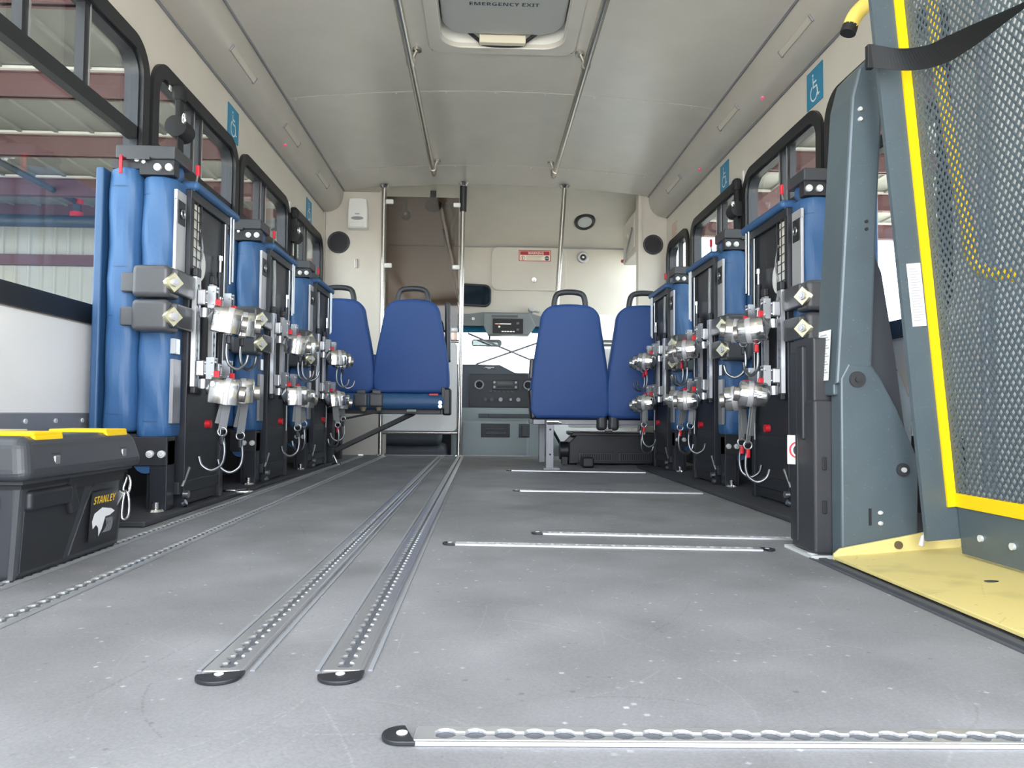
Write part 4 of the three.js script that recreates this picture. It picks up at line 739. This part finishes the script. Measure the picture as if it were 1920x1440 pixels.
{ // black webbing strap draped from the arm across the platform
  const t = thing('black_strap', 'black webbing strap twisted across the top of the lift platform', 'strap', [.726, .905, -1.30]);
  const P2 = [[-.035, .022, -.035], [.0, .0, .0], [.009, -.030, .08], [-.003, -.052, .17], [-.015, -.068, .25], [-.029, -.087, .34], [-.053, -.111, .44]], n = 60, curve = new THREE.CatmullRomCurve3(P2.map((p) => V(...p)));
  const pos = [], tw = (s) => 1.45 - 2.35 * Math.max(0, s - .06);
  const rows = Array.from({ length: n + 1 }, (_, i) => { const s = i / n, c = curve.getPoint(s), a = tw(s), h = .021; return [[c.x - Math.cos(a) * h, c.y + Math.sin(a) * h, c.z], [c.x + Math.cos(a) * h, c.y - Math.sin(a) * h, c.z]]; });
  for (let i = 0; i < n; i++) { const [a, b] = rows[i], [c, d] = rows[i + 1]; for (const off of [.0007, -.0007]) { const q = (p) => [p[0], p[1], p[2] + off]; pos.push(...q(a), ...q(b), ...q(c), ...q(b), ...q(d), ...q(c)); } }
  const g = new THREE.BufferGeometry(); g.setAttribute('position', new THREE.Float32BufferAttribute(pos, 3)); g.computeVertexNormals(); part('webbing', [g], M.belt, t); part('stitch_tab', [rbox(.012, .044, .012, .002, -.036, .022, -.04)], M.rubber, t);
}
// floor edge trim along the lift well
struct('trim_5', [span(.648, .662, 0, .005, -.12, -1.47), span(.637, .643, 0, .002, -.12, -1.49)], M.edge, 'black rubber floor edge beside the yellow bridge plate', 'edge trim');
{ const t = thing('floor_anchor', 'black floor anchor with a bright stud at the right edge', 'anchor', [.60, 0, -.775]); part('pad', [rod([0, 0, 0], [0, .014, 0], .03, 20, .024)], M.black, t); part('stud', [rod([-.012, .012, 0], [-.012, .018, 0], .005)], M.bolt, t); }
{ const t = thing('floor_ring', 'flat chrome ring lying by the middle left folded seat', 'ring', [-.80, .012, -2.55]); part('loop', [place(new THREE.TorusGeometry(.035, .005, 8, 26).scale(1.25, .6, 1), 0, .004, 0, Math.PI / 2, 0, .0)], M.polish, t); part('pin', [rod([-.01, .004, -.01], [.03, .01, .0], .005)], M.polish, t); }

// ---------- toolbox ----------
{
  const t = thing('toolbox', 'black toolbox with yellow lid pads on the floor at the left edge', 'toolbox', [-.90, 0, -1.44]);
  const taper = (w, h, d, r, k, y) => { const g = new RoundedBoxGeometry(w, h, d, 3, r), p = g.attributes.position; for (let i = 0; i < p.count; i++) { const q = 1 - k * (.5 - p.getY(i) / h); p.setX(i, p.getX(i) * q); p.setZ(i, p.getZ(i) * q); } g.translate(0, y, 0); g.computeVertexNormals(); return g; };
  part('body', [taper(.325, .162, .362, .012, .055, .0815)], M.plastic, t);
  part('body_panel', [extr(poly([[-.02, .012], [.155, .012], [.17, .142], [.06, .142], [.03, .10]]), .004, .002).rotateY(Math.PI / 2).rotateZ(-.05).translate(.151, .005, 0), extr(poly([[-.165, .012], [-.04, .012], [.0, .09], [.02, .14], [-.02, .15], [-.165, .11]]), .002, .001).rotateY(Math.PI / 2).rotateZ(-.05).translate(.1525, .002, 0)], M.black, t);
  const ld2 = part('lid', [taper(.345, .072, .385, .02, -.10, .198), box(.34, .012, .378, 0, .163, 0)], M.plastic, t);
  for (const z of [.115, -.125]) {
    part('lid_pad', [rbox(.11, .008, .088, .003, .112, .236, z), place(new RoundedBoxGeometry(.008, .026, .086, 2, .003), .1655, .222, z, 0, 0, .12)], M.yellow, ld2);
    const c = part('latch', [rbox(.008, .036, .034, .003, .176, .188, z)], M.black, t); part('latch_clip', [rbox(.006, .03, .016, .002, .181, .185, z)], M.alum, c);
  }
  part('rim_gap', [box(.329, .014, .366, 0, .156, 0), box(.012, .022, .20, .162, .148, -.06)], M.rubber, t);
  part('lid_tray', [rbox(.06, .006, .33, .002, -.06, .234, 0)], S(0xd9cf9a, .5), ld2);
  part('handle', [rbox(.022, .034, .13, .008, .160, .128, .10), rbox(.10, .03, .024, .008, .08, .128, .184), rbox(.012, .05, .03, .005, .163, .118, .03, .4, 0, 0)], M.black, t);
  part('corner_rib', [beam([.148, .004, .173], [.158, .15, .178], .008, .008), beam([.15, .004, .05], [.158, .13, -.02], .004, .006), beam([.149, .006, -.17], [.157, .13, -.178], .005, .006)], M.cover, t);
  const st = canvasTex(256, 256, (g, W, H) => {
    g.fillStyle = '#26282c'; g.fillRect(0, 0, W, H); g.save(); g.translate(W / 2, 46); g.transform(1, -.0, -.2, 1, 0, 0); g.fillStyle = '#e9c11a'; g.font = 'bold 52px sans-serif'; g.textAlign = 'center'; g.textBaseline = 'middle'; g.fillText('STANLEY', 0, 0, 205); g.restore();
    g.fillStyle = '#eef0f2'; g.beginPath(); [[22, 150], [40, 112], [110, 88], [200, 104], [236, 122], [190, 138], [146, 140], [120, 200], [92, 236], [84, 190], [62, 172], [34, 190]].forEach(([x, y], i) => i ? g.lineTo(x, y) : g.moveTo(x, y)); g.fill();
    g.strokeStyle = '#9aa0a8'; g.lineWidth = 5; for (let k = 0; k < 6; k++) { g.beginPath(); g.moveTo(150 + k * 12, 150); g.quadraticCurveTo(190 + k * 8, 190, 130 + k * 14, 222); g.stroke(); }
  });
  part('label', [new THREE.PlaneGeometry(.105, .095).rotateY(Math.PI / 2).rotateZ(-.05).translate(.1655, .075, -.085)], S(0xffffff, .4, 0, { map: st }), t, true);
  const k = thing('padlock_clip', 'bright metal snap clips hanging from the right rear corner of the toolbox', 'clip', [-.725, .145, -1.60]);
  part('upper_clip', [tube([[0, 0, 0], [.008, -.015, .004], [.004, -.035, .006], [-.006, -.03, .004], [-.003, -.01, 0]], .0028, 24, 6, true)], M.polish, k); part('lower_clip', [tube([[0, -.03, .006], [.007, -.045, .008], [.006, -.085, .01], [-.003, -.088, .01], [-.004, -.05, .008]], .0026, 24, 6, true)], M.polish, k); part('leaf', [rbox(.012, .03, .004, .002, -.012, -.045, .012, 0, 0, -.5)], M.alum, k);
}
renderer.render(scene, camera);
